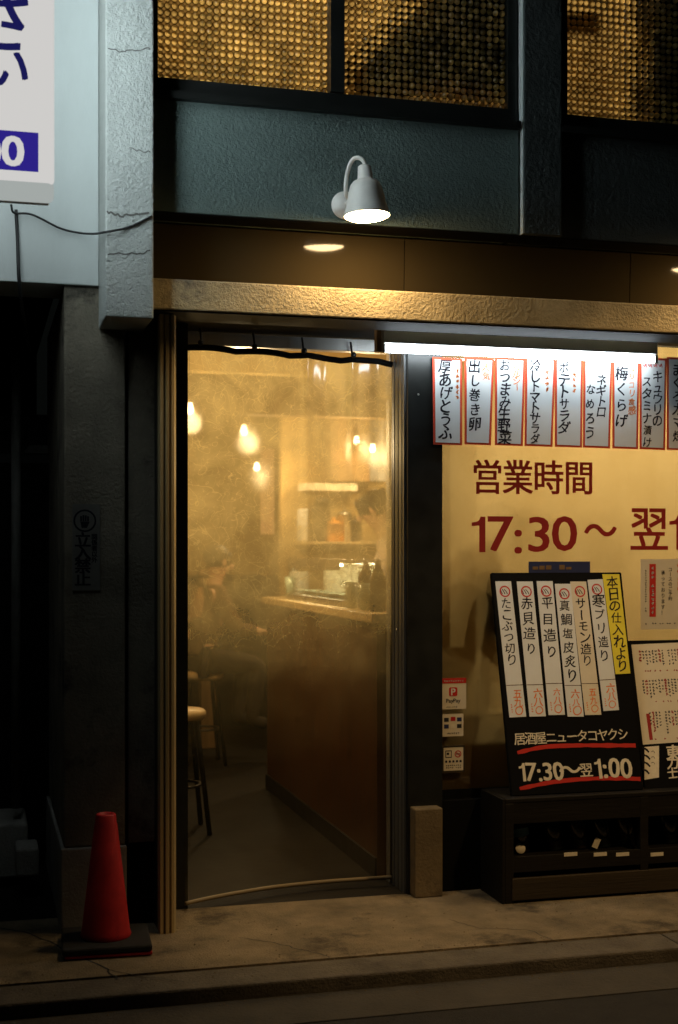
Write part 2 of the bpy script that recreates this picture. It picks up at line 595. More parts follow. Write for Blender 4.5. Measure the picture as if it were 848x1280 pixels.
def point_light(name, loc, power, col, radius, parent=None):
    ld = bpy.data.lights.new(name, 'POINT')
    ld.energy = power
    ld.color = col
    ld.shadow_soft_size = radius
    o = bpy.data.objects.new(name, ld)
    COL.objects.link(o)
    o.location = Vector(loc) - ORG.get(parent, Vector((0, 0, 0)))
    if parent:
        o.parent = parent
    return o

# ------------------------------------------------------------------ lettering
TEXTS = ("厚あげとうふ出し巻き卵おつまみ生野菜冷しトマトサラダポテトサラダネギトロなめろう梅くらげキュウリのスタミナ漬けまぐろカマ焼"
         "人気ヘルシーコリコリ食感営業時間17:30〜翌1:00たこぶつ切り赤貝造り平目造り真鯛塩皮炙りサーモン造り寒ブリ造り本日の仕入れより"
         "五九〇六八〇居酒屋ニュータコヤクシコースのご予約承っております！東力士立入禁止関係者以外ざい0PayPay国旬")
GLY = {}

def build_glyphs():
    todo = [(c, b) for b in (0.0,) for c in sorted(set(TEXTS))]
    tmp = []
    for c, b in todo:
        cu = bpy.data.curves.new("t", 'FONT')
        cu.body = c
        cu.size = 1
        cu.offset = b
        cu.resolution_u = 3
        cu.fill_mode = 'BOTH'
        o = bpy.data.objects.new("t", cu)
        COL.objects.link(o)
        tmp.append((c, b, o, cu))
    dg = bpy.context.evaluated_depsgraph_get()
    dg.update()
    for c, b, o, cu in tmp:
        me = bpy.data.meshes.new_from_object(o.evaluated_get(dg))
        GLY[(c, b)] = ([v.co.xy.copy() for v in me.vertices], [tuple(p.vertices) for p in me.polygons])
        bpy.data.meshes.remove(me)
    for c, b, o, cu in tmp:
        bpy.data.objects.remove(o)
        bpy.data.curves.remove(cu)

build_glyphs()
_z = GLY[('0', 0.0)][0]
_y0, _y1 = min(v.y for v in _z), max(v.y for v in _z)
_h = _y1 - _y0
# a plain figure one with a flag
GLY[('1', 0.0)] = ([Vector((x, _y0 + y * _h)) for x, y in ((.24, 0), (.33, 0), (.33, 1), (.265, 1), (.235, .90), (.20, .855), (.10, .83), (.10, .75), (.24, .77))], [tuple(range(9))])
_k = GLY[('国', 0.0)][0]
KX = (min(v.x for v in _k) + max(v.x for v in _k)) / 2
KY = (min(v.y for v in _k) + max(v.y for v in _k)) / 2
KW = max(v.x for v in _k) - min(v.x for v in _k)

class Frame:
    """a flat sheet: origin O, unit axes U (right) and V (up); N faces the street"""
    def __init__(self, O, U, V):
        self.O, self.U, self.V = Vector(O), Vector(U).normalized(), Vector(V).normalized()
        self.N = self.U.cross(self.V).normalized()
    def uv(self, px, py):
        d = ray(px, py)
        o = Vector((0, 0, CH))
        k = (self.O - o).dot(self.N) / d.dot(self.N)
        p = o + d * k - self.O
        return p.dot(self.U), p.dot(self.V)
    def p(self, u, v, h=0.0):
        return self.O + self.U * u + self.V * v + self.N * h

def glyph_into(bm, fr, ch, u, v, size, h, bold=0.014, rot=0.0, wob=0.0, slant=0.0, sx=1.0):
    vs, fs = GLY[(ch, 0.0)]
    s = size * 0.92 / KW
    seed = Vector((random.uniform(0, 50), random.uniform(0, 50), 0))
    c, q = math.cos(rot), math.sin(rot)
    # weight: copies nudged sideways and stacked a hair apart
    d = bold * size
    lay = [(0, 0)] if bold == 0 else [(-d, -d * .6), (d, -d * .6), (d, d * .6), (-d, d * .6)]
    for li, (ox, oy) in enumerate(lay):
        out = []
        for p in vs:
            x, y = (p.x - KX) * s, (p.y - KY) * s
            if wob:
                k = 2.2 / size
                x += mnoise.noise(Vector((x * k, y * k, 0)) + seed) * wob * size
                y += mnoise.noise(Vector((x * k, y * k, 9)) + seed) * wob * size
            x = x * sx + slant * y
            x, y = x * c - y * q + ox, x * q + y * c + oy
            out.append(bm.verts.new(fr.p(u + x, v + y, h + li * .00012)))
        for f in fs:
            try:
                bm.faces.new([out[i] for i in f])
            except ValueError:
                pass

def column(bm, fr, text, a, b, size, h, bold=0.014, brush=True, sx=1.0):
    """vertical writing; A, B = (u, v) of the first and last character centres"""
    n = len(text)
    for i, ch in enumerate(text):
        t = i / (n - 1) if n > 1 else 0
        u = a[0] + (b[0] - a[0]) * t
        v = a[1] + (b[1] - a[1]) * t
        rot = R(-90) if ch in 'ー〜' else 0
        sz = size
        wob = 0
        if brush:
            rot += random.uniform(-0.09, 0.09)
            sz *= random.uniform(0.86, 1.14)
            u += random.uniform(-0.05, 0.05) * size
            wob = 0.075
        glyph_into(bm, fr, ch, u, v, sz, h, bold, rot, wob, 0.10 if brush else 0, sx)

def row(bm, fr, text, a, b, size, h, bold=0.014, brush=False, sx=1.0, widths=None):
    """horizontal writing between first and last character centres"""
    if widths:
        tot = 0
        pos = []
        for i, ch in enumerate(text):
            wd = widths.get(ch, 1.0)
            pos.append(tot + wd / 2)
            tot += wd
        span = pos[-1] - pos[0]
        pos = [(p - pos[0]) / span for p in pos]
    else:
        pos = [i / max(1, len(text) - 1) for i in range(len(text))]
    for t, ch in zip(pos, text):
        u = a[0] + (b[0] - a[0]) * t
        v = a[1] + (b[1] - a[1]) * t
        rot, wob = 0, 0
        if ch.isascii():     # latin glyphs are half width: centre them
            vs = GLY[(ch, 0.0)][0]
            gx = (min(p.x for p in vs) + max(p.x for p in vs)) / 2
            u += (KX - gx) * size * 0.92 / KW * sx
        if brush:
            rot, wob = random.uniform(-0.05, 0.05), 0.04
        glyph_into(bm, fr, ch, u, v, size, h, bold, rot, wob, 0, sx)

def dabs(bm, fr, u0, u1, v0, v1, h, cell, density=0.75):
    """small irregular print marks, too small to read"""
    nu = max(1, int(round((u1 - u0) / cell)))
    nv = max(1, int(round((v1 - v0) / cell)))
    for i in range(nu):
        for j in range(nv):
            if random.random() > density:
                continue
            u = u0 + (i + 0.5) * (u1 - u0) / nu
            v = v0 + (j + 0.5) * (v1 - v0) / nv
            for _ in range(3):
                a = random.uniform(0, math.pi)
                L, W = cell * random.uniform(0.2, 0.4), cell * random.uniform(0.07, 0.15)
                cu, cv = u + random.uniform(-.12, .12) * cell, v + random.uniform(-.12, .12) * cell
                du, dv = math.cos(a), math.sin(a)
                quad(bm, fr.p(cu - du * L - dv * -W, cv - dv * L + du * -W, h), fr.p(cu + du * L + dv * W, cv + dv * L - du * W, h),
                     fr.p(cu + du * L - dv * W, cv + dv * L + du * W, h), fr.p(cu - du * L - dv * W, cv - dv * L + du * W, h))

def rect(bm, fr, u0, u1, v0, v1, h, thick=0.0):
    pts = [fr.p(u0, v0, h), fr.p(u1, v0, h), fr.p(u1, v1, h), fr.p(u0, v1, h)]
    if thick:
        prism(bm, pts, -fr.N * thick)
    else:
        quad(bm, *pts)
    return bm

def sheet4(bm, fr, corners, h, thick=0.0008):
    """a paper with four free corners given in (u, v)"""
    pts = [fr.p(u, v, h) for u, v in corners]
    return prism(bm, pts, -fr.N * thick)

def ring(bm, fr, u, v, ro, ri, h, seg=20):
    for i in range(seg):
        a, b = 2 * math.pi * i / seg, 2 * math.pi * (i + 1) / seg
        quad(bm, fr.p(u + ri * math.cos(a), v + ri * math.sin(a), h), fr.p(u + ro * math.cos(a), v + ro * math.sin(a), h),
             fr.p(u + ro * math.cos(b), v + ro * math.sin(b), h), fr.p(u + ri * math.cos(b), v + ri * math.sin(b), h))

def stroke(bm, fr, pts, wd, h):
    """a brush line of varying width through (u, v) points"""
    P = spline([(u, v, 0) for u, v in pts], 8)
    L, Rr = [], []
    for i, p in enumerate(P):
        d = (P[min(i + 1, len(P) - 1)] - P[max(i - 1, 0)]).normalized()
        nrm = Vector((-d.y, d.x, 0))
        t = i / (len(P) - 1)
        ww = wd * (0.5 + 0.5 * math.sin(min(1, t * 6 + .3) * math.pi / 2)) * (0.75 + 0.3 * mnoise.noise(Vector((i * .35, wd * 999, 3))))
        L.append(bm.verts.new(fr.p(*(p + nrm * ww / 2).xy, h)))
        Rr.append(bm.verts.new(fr.p(*(p - nrm * ww / 2).xy, h)))
    for i in range(len(P) - 1):
        bm.faces.new((Rr[i], Rr[i + 1], L[i + 1], L[i]))

UX, UZ = Vector((1, 0, 0)), Vector((0, 0, 1))

# =================================================================== GROUND
b = BM()
quad(b, (-40, -40, -0.06), (40, -40, -0.06), (40, 4.32, -0.06), (-40, 4.32, -0.06))
struct('road', b, M['asphalt'])
struct('gutter', bx(-20, 20, 4.32, 4.60, -0.30, -0.056), M['gutter'])
b = BM()
x = -12.4
while x < 14:
    box(b, x, x + 2.994, 4.60, 4.795, -0.3, -0.004 + random.uniform(-0.003, 0.003), bev=0.008)
    x += 3.0
struct('kerb', b, M['kerb'])
b = BM()
box(b, -20, 20, 4.803, 5.62, -0.3, 0.0)
struct('sidewalk', b, M['sidewalk'])

fg = Frame((0, 0, .0012), (1, 0, 0), (0, 1, 0))
for pts, wd in (([(0, 1160), (40, 1168), (80, 1186), (130, 1210), (150, 1226)], .010), ([(130, 1212), (180, 1222), (240, 1228)], .006),
                ([(300, 1172), (345, 1180), (390, 1190), (420, 1200)], .005), ([(560, 1150), (600, 1160), (660, 1163), (700, 1178)], .004)):
    b = BM()
    q = []
    P = [ground(*p) for p in pts]
    for a, c in zip(P, P[1:]):
        for k in range(6):
            t = k / 6
            q.append((a.x + (c.x - a.x) * t + random.uniform(-.008, .008), a.y + (c.y - a.y) * t + random.uniform(-.006, .006)))
    stroke(b, fg, q, wd, 0)
    struct('pavement', b, M['rubber'])

b = BM()
rg = random.Random(3)
for _ in range(420):
    gx = rg.uniform(-.6, 4)
    gy = rg.choice((rg.gauss(4.80, .03), rg.gauss(5.22, .12), rg.uniform(4.62, 5.3), rg.gauss(4.56, .03)))
    gz = 0.0 if gy > 4.80 else (-.003 if gy > 4.605 else -.048 - .008)
    r_ = rg.uniform(.0015, .0055)
    a0 = rg.uniform(0, 6.28)
    lo = [b.verts.new((gx + r_ * math.cos(a0 + k * 1.57) * rg.uniform(.6, 1.3), gy + r_ * math.sin(a0 + k * 1.57) * rg.uniform(.6, 1.3), gz)) for k in range(4)]
    tp = b.verts.new((gx, gy, gz + r_ * .8))
    for k in range(4):
        b.faces.new((lo[k], lo[(k + 1) % 4], tp))
tag(obj('grit', b, M['concrete_buff']), 'fine grit and crumbs scattered along the kerb and the foot of the shopfront', 'grit', kind='stuff')

# =================================================================== THE BUILDING
YP, YL, YC, YS, YG, YF, YB = 5.10, 5.38, 5.20, 5.23, 5.275, 5.40, 5.20
XR = 4.6
Z_BEAM0, Z_BEAM1, Z_ST0, Z_ST1, Z_SILL = 2.44, 2.56, 2.828, 3.262, 3.352
bld = thing('restaurant_building', 'dark shopfront with stucco beam, pebbled upstairs windows and a yellow lit ground floor', 'building', (1.6, 5.6, 0))
xpl, xpr = X(132, YP), X(192, YP)

# upper pillar with a small chamfer round the foot
b = BM()
box(b, xpl, xpr, YP, 5.62, 2.385, 5.2, bev=0.006)
obj('pillar', b, M['stucco_pale'], bld)
def crack(pts, wd=0.004):
    b = BM()
    fr = Frame((0, YP - 0.0012, 0), UX, UZ)
    P = [at(px, py, YP) for px, py in pts]
    q = []
    for a, c in zip(P, P[1:]):
        for k in range(5):
            t = k / 5
            q.append((a.x + (c.x - a.x) * t + random.uniform(-.003, .003), a.z + (c.z - a.z) * t + random.uniform(-.004, .004)))
    stroke(b, fr, q, wd, 0)
    return b
for pts, wd in (([(134, 60), (150, 64), (165, 63), (182, 61), (190, 60)], .005),
                ([(162, 185), (176, 189), (191, 190)], .005), ([(133, 264), (150, 270), (170, 268), (191, 264)], .010),
                ([(134, 318), (150, 316), (175, 317), (191, 312)], .007)):
    obj('crack', crack(pts, wd), M['concrete_dark'], bld)

# stucco spandrel under the windows, right-hand column, fascia panel, beam, soffit
obj('stucco_panel', bx(xpr + .002, X(652, YC) - .001, YS, 5.42, Z_ST0, Z_ST1), M['stucco_dark'], bld)
obj('column', bx(X(656, YC), X(703, YC), YC, 5.45, Z_ST0 - .002, 5.2, bev=.004), M['stucco_shaded'], bld)
obj('column_lit_return', bx(X(656, YC) - .006, X(656, YC) - .0005, YC + .003, 5.30, Z_ST0 - .001, 5.2), M['stucco_smooth'], bld)  # pale strip paints the sign's light on the column's left side
obj('stucco_panel', bx(X(703, YC) + .001, XR, YS, 5.42, Z_ST0, Z_ST1), M['stucco_shaded'], bld)  # dark colour stands for the column's shadow on this panel
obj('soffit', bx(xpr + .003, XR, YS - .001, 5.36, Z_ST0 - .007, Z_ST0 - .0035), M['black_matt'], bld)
# fascia: glossy dark panels leaning out a touch at the head
def leaning(x0, x1):
    b = BM()
    prism(b, [(x0, 5.4135, 2.50), (x0, 5.400, Z_ST0 - .008), (x0, 5.427, Z_ST0 - .008), (x0, 5.427, 2.50)], (x1 - x0, 0, 0))
    return b
xs = [xpr + .002, X(507, 5.39), X(790, 5.39), XR]
for a, c in zip(xs, xs[1:]):
    obj('fascia_panel', leaning(a + .002, c - .002), M['dark_panel'], bld)
obj('beam', bx(xpr + .001, XR, YB, 5.42, Z_BEAM0, Z_BEAM1, bev=.006), M['stucco_beam'], bld)
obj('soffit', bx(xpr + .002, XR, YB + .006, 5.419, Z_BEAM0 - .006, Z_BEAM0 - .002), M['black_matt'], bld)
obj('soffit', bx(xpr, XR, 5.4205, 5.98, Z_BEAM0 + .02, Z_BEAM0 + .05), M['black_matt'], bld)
obj('wall', bx(xpr, XR, 5.43, 5.98, Z_BEAM0 + .052, Z_SILL - .06), M['black_matt'], bld)

# upstairs windows: sill, frame and panes of pebbled glass
def pebbled(x0, x1, z0, z1, y, pitch=0.0275):
    """a patterned pane: a grid of low glass domes standing on a flat sheet"""
    vs, fs, skirts = [], [], []
    nx, nz = int((x1 - x0) / pitch), int((z1 - z0) / pitch)
    px_, pz_ = (x1 - x0) / nx, (z1 - z0) / nz
    prof = [(0.50, 0.0), (0.40, 0.0036), (0.22, 0.0062)]
    seg = 8
    for i in range(nx):
        for j in range(nz):
            cx, cz = x0 + (i + .5) * px_, z0 + (j + .5) * pz_
            base = len(vs)
            kh, jx, jz = random.uniform(.55, 1.4), random.uniform(-.06, .06) * px_, random.uniform(-.06, .06) * pz_
            for r, hgt in prof:
                for k in range(seg):
                    a = 2 * math.pi * (k + .5) / seg
                    vs.append((cx + jx + r * px_ * .90 * math.cos(a), y - hgt * 2.4 * kh, cz + jz + r * pz_ * .90 * math.sin(a)))
            vs.append((cx + jx * 2.4, y - 0.0068 * 2.4 * kh, cz + jz * 2.4))
            for q in range(len(prof) - 1):
                for k in range(seg):
                    fs.append((base + q * seg + k, base + q * seg + (k + 1) % seg, base + (q + 1) * seg + (k + 1) % seg, base + (q + 1) * seg + k))
            hx, hz = px_ / 2, pz_ / 2
            sk = len(vs)
            for k in range(seg):
                a = 2 * math.pi * (k + .5) / seg
                m_ = max(abs(math.cos(a)), abs(math.sin(a)))
                vs.append((cx + hx * 1.0 * (1 if k in (0, 7) else -1 if k in (3, 4) else math.cos(a) / m_ * 1.0), y + .0004, cz + hz * (1 if k in (1, 2) else -1 if k in (5, 6) else math.sin(a) / m_)))
            for k in range(seg):
                j2 = (k + 1) % seg
                q4 = (base + k, base + j2, sk + j2, sk + k)
                fs.append(q4)
                skirts.append(len(fs) - 1)
            for k in range(seg):
                fs.append((base + 2 * seg + k, base + 2 * seg + (k + 1) % seg, base + 3 * seg))
    me = bpy.data.meshes.new('pane')
    me.from_pydata(vs, [], fs)
    for i in skirts:
        me.polygons[i].material_index = 1
    b = BM()
    b.from_mesh(me)
    bpy.data.meshes.remove(me)
    return b

ZTOP = 5.0
def upper_window(x0, x1, bars, y=YG):
    """bars: x ranges that are frame"""
    f = BM()
    box(f, x0, x1, y - .035, y + .05, Z_ST1 + .001, Z_SILL)
    box(f, x0, x1, y - .075, y - .036, Z_ST1 + .001, Z_ST1 + .03)
    for a, c, dy in bars:
        box(f, a, c, y - .03 - dy, y + .03, Z_SILL + .001, ZTOP)
    fr = obj('window', f, M['black_metal'], bld)
    edges = sorted(bars)
    for (a, c, _), (d, e, _) in zip(edges, edges[1:]):
        pn = obj('pane', pebbled(c + .001, d - .001, Z_SILL, Z_SILL + 0.62, y), M['pebble'], fr, smooth=True)
        pn.data.materials.append(M['pebble_gap'])
    return fr
xc0 = X(652, YC)
upper_window(xpr + .002, xc0, [(xpr + .002, X(196, YG), 0), (X(410, YG), X(427, YG), .02), (X(632, YG), xc0, 0)])
upper_window(X(703, YC) + .001, XR, [(X(703, YC) + .001, X(706, YG), 0), (X(1010, YG), X(1026, YG), .02), (XR - .05, XR, 0)])
# the lit room upstairs
b = BM()
box(b, xpr, XR, 5.99, 6.02, 2.5, 2.9)
obj('upstairs_floor', bx(xpr - .3, XR + .3, 5.45, 8.6, Z_SILL - .058, Z_SILL - .01), M['wood_warm'], bld)
b.free()
obj('upstairs_wall', bx(xpr - .3, XR + .3, 8.6, 8.7, 3.2, 5.3), M['plaster_warm'], bld)
obj('upstairs_wall', bx(xpr - .35, xpr - .3, 5.45, 8.7, 3.2, 5.3), M['plaster_warm'], bld)
obj('upstairs_wall', bx(XR + .3, XR + .35, 5.3, 8.7, 3.2, 5.3), M['plaster_warm'], bld)
obj('roof', bx(-3, XR + .4, 5.0, 8.7, 5.2, 5.35), M['concrete_dark'], bld)

# lower pillar, its plinth and the strip beside it
xa, xb_ = X(80, 5.40), X(157, 5.40)
obj('pillar', bx(xa, xb_, 5.40, 6.75, 0.331, 2.56, bev=.008), M['concrete_shaded'], bld)
obj('plinth', bx(xa - .012, xb_ + .004, 5.385, 6.75, -.02, .33, bev=.006), M['concrete'], bld)
xc_, xd_ = X(160.5, 5.43), X(197, 5.43)
obj('wall', bx(xc_, xd_, 5.43, 6.75, 0.331, 2.56, bev=.004), M['concrete_shaded'], bld)
obj('plinth', bx(xb_ + .006, xd_, 5.445, 6.75, -.02, .33), M['black_matt'], bld)
# roller shutter guide rail with grooves
b = BM()
xr0, xr1 = X(199.5, 5.28), X(221.5, 5.28)
wd = xr1 - xr0
prof = [(0, .0), (.03, -.010), (.20, -.010), (.24, .004), (.28, .004), (.34, -.012), (.5, -.012), (.56, .002), (.62, .004), (.68, -.006), (.82, -.004), (1.0, .030), (1.0, .08), (0, .08)]
prism(b, [(xr0 + u * wd, 5.28 + d, 0) for u, d in prof], (0, 0, 2.45))
obj('shutter_guide', b, M['aluminium'], bld)
obj('shutter_guide_cheek', bx(xd_ + .002, xr0 - .001, 5.34, 5.9, 0, 2.46), M['black_metal'], bld)
# door frame
obj('door_jamb', bx(xr1 + .001, X(231.5, 5.70), 5.62, 5.70, 0, 2.46), M['black_metal'], bld)
xp0, xp1 = X(510, 5.60), X(552.5, 5.60)
obj('post', bx(xp0, xp1 + .004, 5.60, 5.87, 0, 2.458, bev=.003), M['black_metal'], bld)
b = BM()    # aluminium track channels on the left side of the post
ys = [5.625, 5.645, 5.66, 5.70, 5.715, 5.755, 5.77, 5.80]
for i in range(len(ys) - 1):
    box(b, xp0 - (.010 if i % 2 == 0 else .003), xp0 - .0005, ys[i], ys[i + 1], 0, 2.44)
tr = obj('door_track', b, M['aluminium_dark'], bld)
obj('door_jamb', bx(X(487, 5.82), xp0 - .0115, 5.82, 5.87, 0, 2.44, bev=.002), M['aluminium_pale'], bld)
for px, py, y_ in ((497, 556, 5.72), (523, 493, 5.60), (495, 787, 5.72)):
    b = BM()
    p = at(px, py, y_)
    lathe(b, [(0, .004), (.004, .003), (.005, 0)], p - Vector((0, .003, 0)) if y_ == 5.60 else (xp0 - .012, y_, p.z), 10,
          Matrix.Rotation(R(90), 4, 'X') if y_ == 5.60 else Matrix.Rotation(R(-90), 4, 'Y'))
    obj('screw', b, M['steel'], tr)
obj('door_header', bx(xr1, xp0 - .012, 5.80, 5.86, 2.40, 2.455, bev=.002), M['aluminium_pale'], bld)
obj('post_base', bx(X(519, 5.53), X(554, 5.53), 5.53, 5.70, 0, Z(540, 1011, 5.53), bev=.006), M['concrete_buff'], bld)
# shop window
zt = 0.44
wf = BM()
box(wf, xp1 + .006, XR, 5.61, 5.72, 0.0, .40)
box(wf, xp1 + .006, XR, 5.645, 5.72, .402, zt)
win = obj('shop_window', wf, M['black_matt'], bld)
b = BM()
N_ = 60
for i in range(N_):
    x0 = xp1 + .006 + (XR - xp1 - .006) * i / N_
    x1 = xp1 + .006 + (XR - xp1 - .006) * (i + 1) / N_
    quad(b, (x0, 5.665, zt), (x1, 5.665, zt), (x1, 5.665, 2.455), (x0, 5.665, 2.455))
obj('window_film', b, M['film'], win)
obj('glass', bx(xp1 + .006, XR, 5.638, 5.643, .402, 2.455), M['glass'], win)
# interior walls
obj('interior_wall', bx(xr1 - .12, xr1 - .02, 5.71, 11.5, 0, 2.7), M['plaster_warm'], bld)
obj('interior_wall', bx(xr1 - .12, XR + .1, 11.5, 11.6, 0, 2.7), M['plaster_warm'], bld)
obj('interior_wall', bx(XR, XR + .1, 5.6, 11.5, 0, 2.7), M['plaster_warm'], bld)
obj('wainscot', bx(xr1 - .019, 3.4, 11.46, 11.498, 0, 1.3), M['dark_wood'], bld)
obj('wainscot', bx(xr1 - .019, xr1 + .005, 5.9, 11.45, 0, 1.3), M['dark_wood'], bld)
obj('ceiling_beam', bx(xr1 - .01, XR, 7.5, 7.62, 2.52, 2.70), M['plaster_warm'], bld)
obj('ceiling_beam', bx(xr1 - .01, XR, 9.1, 9.25, 2.45, 2.70), M['wood_warm'], bld)
struct('floor', bx(-1, XR + .1, 5.625, 12, -.3, -.002), M['floor_dark'])
struct('ceiling', bx(xr1 - .12, XR + .1, 5.985, 11.6, 2.70, 2.76), M['plaster_warm'])

# =================================================================== NEIGHBOUR ON THE LEFT
nb = thing('neighbouring_building', 'pale rendered wall overhanging a dark alley left of the stucco pillar', 'building', (-.6, 5.6, 0))
zl = Z(60, 354, YL)
obj('wall', bx(-4, xpl - .001, YL, 5.7, zl, 5.2, bev=.004), M['stucco_smooth'], nb)
obj('soffit', bx(-4, xa - .02, 5.71, 8, zl + .02, zl + .1), M['black_matt'], nb)
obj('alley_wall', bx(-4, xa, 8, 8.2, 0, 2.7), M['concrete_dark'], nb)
obj('door_panel', bx(-1.2, X(62, 7.0), 7.0, 7.06, 0, 2.2, bev=.01), M['black_metal'], nb)
b = BM()
tube(b, [at(20, 1010, 6.3), at(20, 380, 6.3)], .022)
obj('drain_pipe', b, M['concrete_dark'], nb, True)
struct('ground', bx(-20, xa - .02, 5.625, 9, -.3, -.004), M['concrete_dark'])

# =================================================================== LIT SIGN ON THE LEFT
YSG = 4.60
sx1 = X(68, YSG)
sz0 = Z(60, 251, YSG)
sg = thing('illuminated_sign', 'white lit sign box with blue hiragana and a blue price band', 'sign', (sx1 - .35, 4.86, sz0))
def rounded(x0, x1, z0, z1, r, y, n=6):
    pts = []
    for cx, cz, a0 in ((x1 - r, z0 + r, -90), (x1 - r, z1 - r, 0), (x0 + r, z1 - r, 90), (x0 + r, z0 + r, 180)):
        for k in range(n + 1):
            a = R(a0 + 90 * k / n)
            pts.append((cx + r * math.cos(a), y, cz + r * math.sin(a)))
    return pts
b = BM()
prism(b, rounded(sx1 - .72, sx1, sz0 + .075, sz0 + 1.9, .012, YSG + .006), (0, .20, 0))
obj('side_casing', b, M['sign_side'], sg)
b = BM()
prism(b, rounded(sx1 - .72, sx1, sz0 + .056, sz0 + 1.9, .012, YSG), (0, .005, 0))
obj('front_panel', b, M['sign_white'], sg)
b = BM()
prism(b, rounded(sx1 - .72, sx1 - .001, sz0, sz0 + .066, .020, YSG - .005), (0, .045, 0))
bmesh.ops.bevel(b, geom=[e for e in b.edges if abs(e.verts[0].co.y - e.verts[1].co.y) < 1e-6], offset=.008, segments=3, affect='EDGES')
obj('bottom_lip', b, M['sign_lip'], sg)
obj('bottom_casing', bx(sx1 - .71, sx1 - .008, YSG + .0405, YSG + .205, sz0 + .034, sz0 + .0745, bev=.006), M['white_paint'], sg)
obj('back_casing', bx(sx1 - .71, sx1 - .006, YSG + .2065, YSG + .225, sz0 + .06, sz0 + 1.89), M['sign_back'], sg)
obj('bracket', bx(sx1 - .5, sx1 - .42, YSG + .226, YL - .001, sz0 + .3, sz0 + .36), M['black_metal'], sg)
fr = Frame((0, YSG, 0), UX, UZ)
b = BM()
u0, v0 = fr.uv(48, 215)
u1, v1 = fr.uv(48, 166)
rect(b, fr, sx1 - .70, u0, v0, v1, .0015, .001)
obj('price_band', b, M['sign_blue'], sg)
b = BM()
for px in (16, -13):
    u, v = fr.uv(px, 188)
    row(b, fr, "0", (u, v), (u, v), .125, .003, .03, sx=1.1)
obj('price_lettering', b, M['sign_white'], sg)
b = BM()
u, v = fr.uv(1, 24)
row(b, fr, "ざ", (u, v), (u, v), .22, .002, .016)
u, v = fr.uv(7, 84)
row(b, fr, "い", (u, v), (u, v), .15, .002, .02)
obj('lettering', b, M['sign_ink'], sg)

b = BM()
pts = [at(14, 256, 5.30), at(18, 266, 5.35), at(40, 268, YL - .03), at(75, 285, YL - .02), at(100, 291, YL - .03), at(118, 292, 5.24), at(131, 290, YP - .012), at(160, 284, YP - .006), at(190, 270, YP - .006)]
tube(b, spline(pts, 8), .0045, 8)
tag(obj('electric_cable', b, M['cable'], None, True), 'thin black cable looping from the lit sign across to the stucco pillar', 'cable')
b = BM()
pts = [at(20, 262, YL - .01), at(22, 300, YL - .01), at(24, 352, YL - .01), at(30, 400, YL + .15), at(38, 440, 5.8)]
tube(b, spline(pts, 8), .007, 8)
tag(obj('electric_cable', b, M['cable'], None, True), 'black cable hanging straight down under the lit sign', 'cable')

# =================================================================== WALL LAMPS
def wall_lamp():
    P = at(459, 270, 5.06)
    lp = thing('wall_lamp', 'white gooseneck wall lamp lit on the grey stucco above the door', 'wall lamp', (P.x, YS, P.z), group='gooseneck lamps on the stucco front')
    lx = at(431, 257, YS)
    b = BM()
    lathe(b, [(0, .026), (.030, .026), (.034, .020), (.052, .016), (.056, .008), (.056, 0), (0, 0)], (lx.x, YS - .001, lx.z), 32, Matrix.Rotation(R(90), 4, 'X'))
    obj('backplate', b, M['white_paint'], lp, True)
    axis = Matrix.Rotation(R(-1.5), 4, 'X') @ Matrix.Rotation(R(-2.5), 4, 'Y')
    top = P + axis @ Vector((0, 0, .196))
    b = BM()
    pts = [(lx.x, YS - .02, lx.z), (lx.x + .004, YS - .07, lx.z + .01), (P.x - .068, YS - .105, P.z + .10), (P.x - .066, YS - .115, P.z + .175),
           (P.x - .050, YS - .13, P.z + .225), (top.x - .022, top.y + .01, top.z + .035), (top.x - .002, top.y, top.z + .018), (top.x, top.y, top.z - .01)]
    tube(b, spline(pts, 8), .0085, 12)
    obj('gooseneck_arm', b, M['white_paint'], lp, True)
    b = BM()
    prof = [(0, .20), (.020, .20), (.026, .195), (.030, .150), (.034, .142), (.048, .136), (.060, .122), (.068, .098), (.077, .055), (.0905, .004), (.092, 0), (.089, 0), (.073, .055), (.064, .097), (.052, .118), (.03, .130), (0, .132)]
    lathe(b, prof, P, 40, axis)
    obj('lamp_shade', b, M['white_paint'], lp, True)
    b = BM()
    lathe(b, [(0, -.017), (.045, -.014), (.074, -.007), (.0885, .002)], P, 40, axis)
    d = obj('diffuser', b, M['lamp_mouth'], lp, True)
    return lp
lamp = wall_lamp()
dup(lamp, lamp.location + Vector((1.80, 0, 0)), 'second gooseneck lamp, seen as a warm glow on the fascia at the right edge')

# =================================================================== FLUORESCENT FIXTURE
yt = 5.50
a, c = at(477.5, 424, yt), at(820, 444, yt)
ft = thing('fluorescent_light', 'bright fluorescent tube in a white batten under the soffit above the paper strips', 'light fixture', ((a.x + c.x) / 2, yt, a.z))
zf = Z(600, 431, yt)
b = BM()
box(b, a.x, c.x, yt - .021, yt + .021, zf - .012, Z_BEAM0 + .018, bev=.003)
obj('housing', b, M['white_plastic'], ft)
for xx in (a.x - .004, c.x - .012):
    b = BM()
    box(b, xx, xx + .016, yt - .018, yt + .018, zf - .052, zf - .013, bev=.003)
    obj('tube_holder', b, M['white_plastic'], ft)
b = BM()
tube(b, [(a.x + .013, yt, zf - .034), (c.x - .013, yt, zf - .034)], .0155, 16)
obj('fluorescent_tube', b, M['tube'], ft, True)
obj('mounting_clip', bx(a.x - .028, a.x - .006, yt - .02, yt + .02, zf - .05, Z_BEAM0 + .018, bev=.003), M['brown_plastic'], ft)

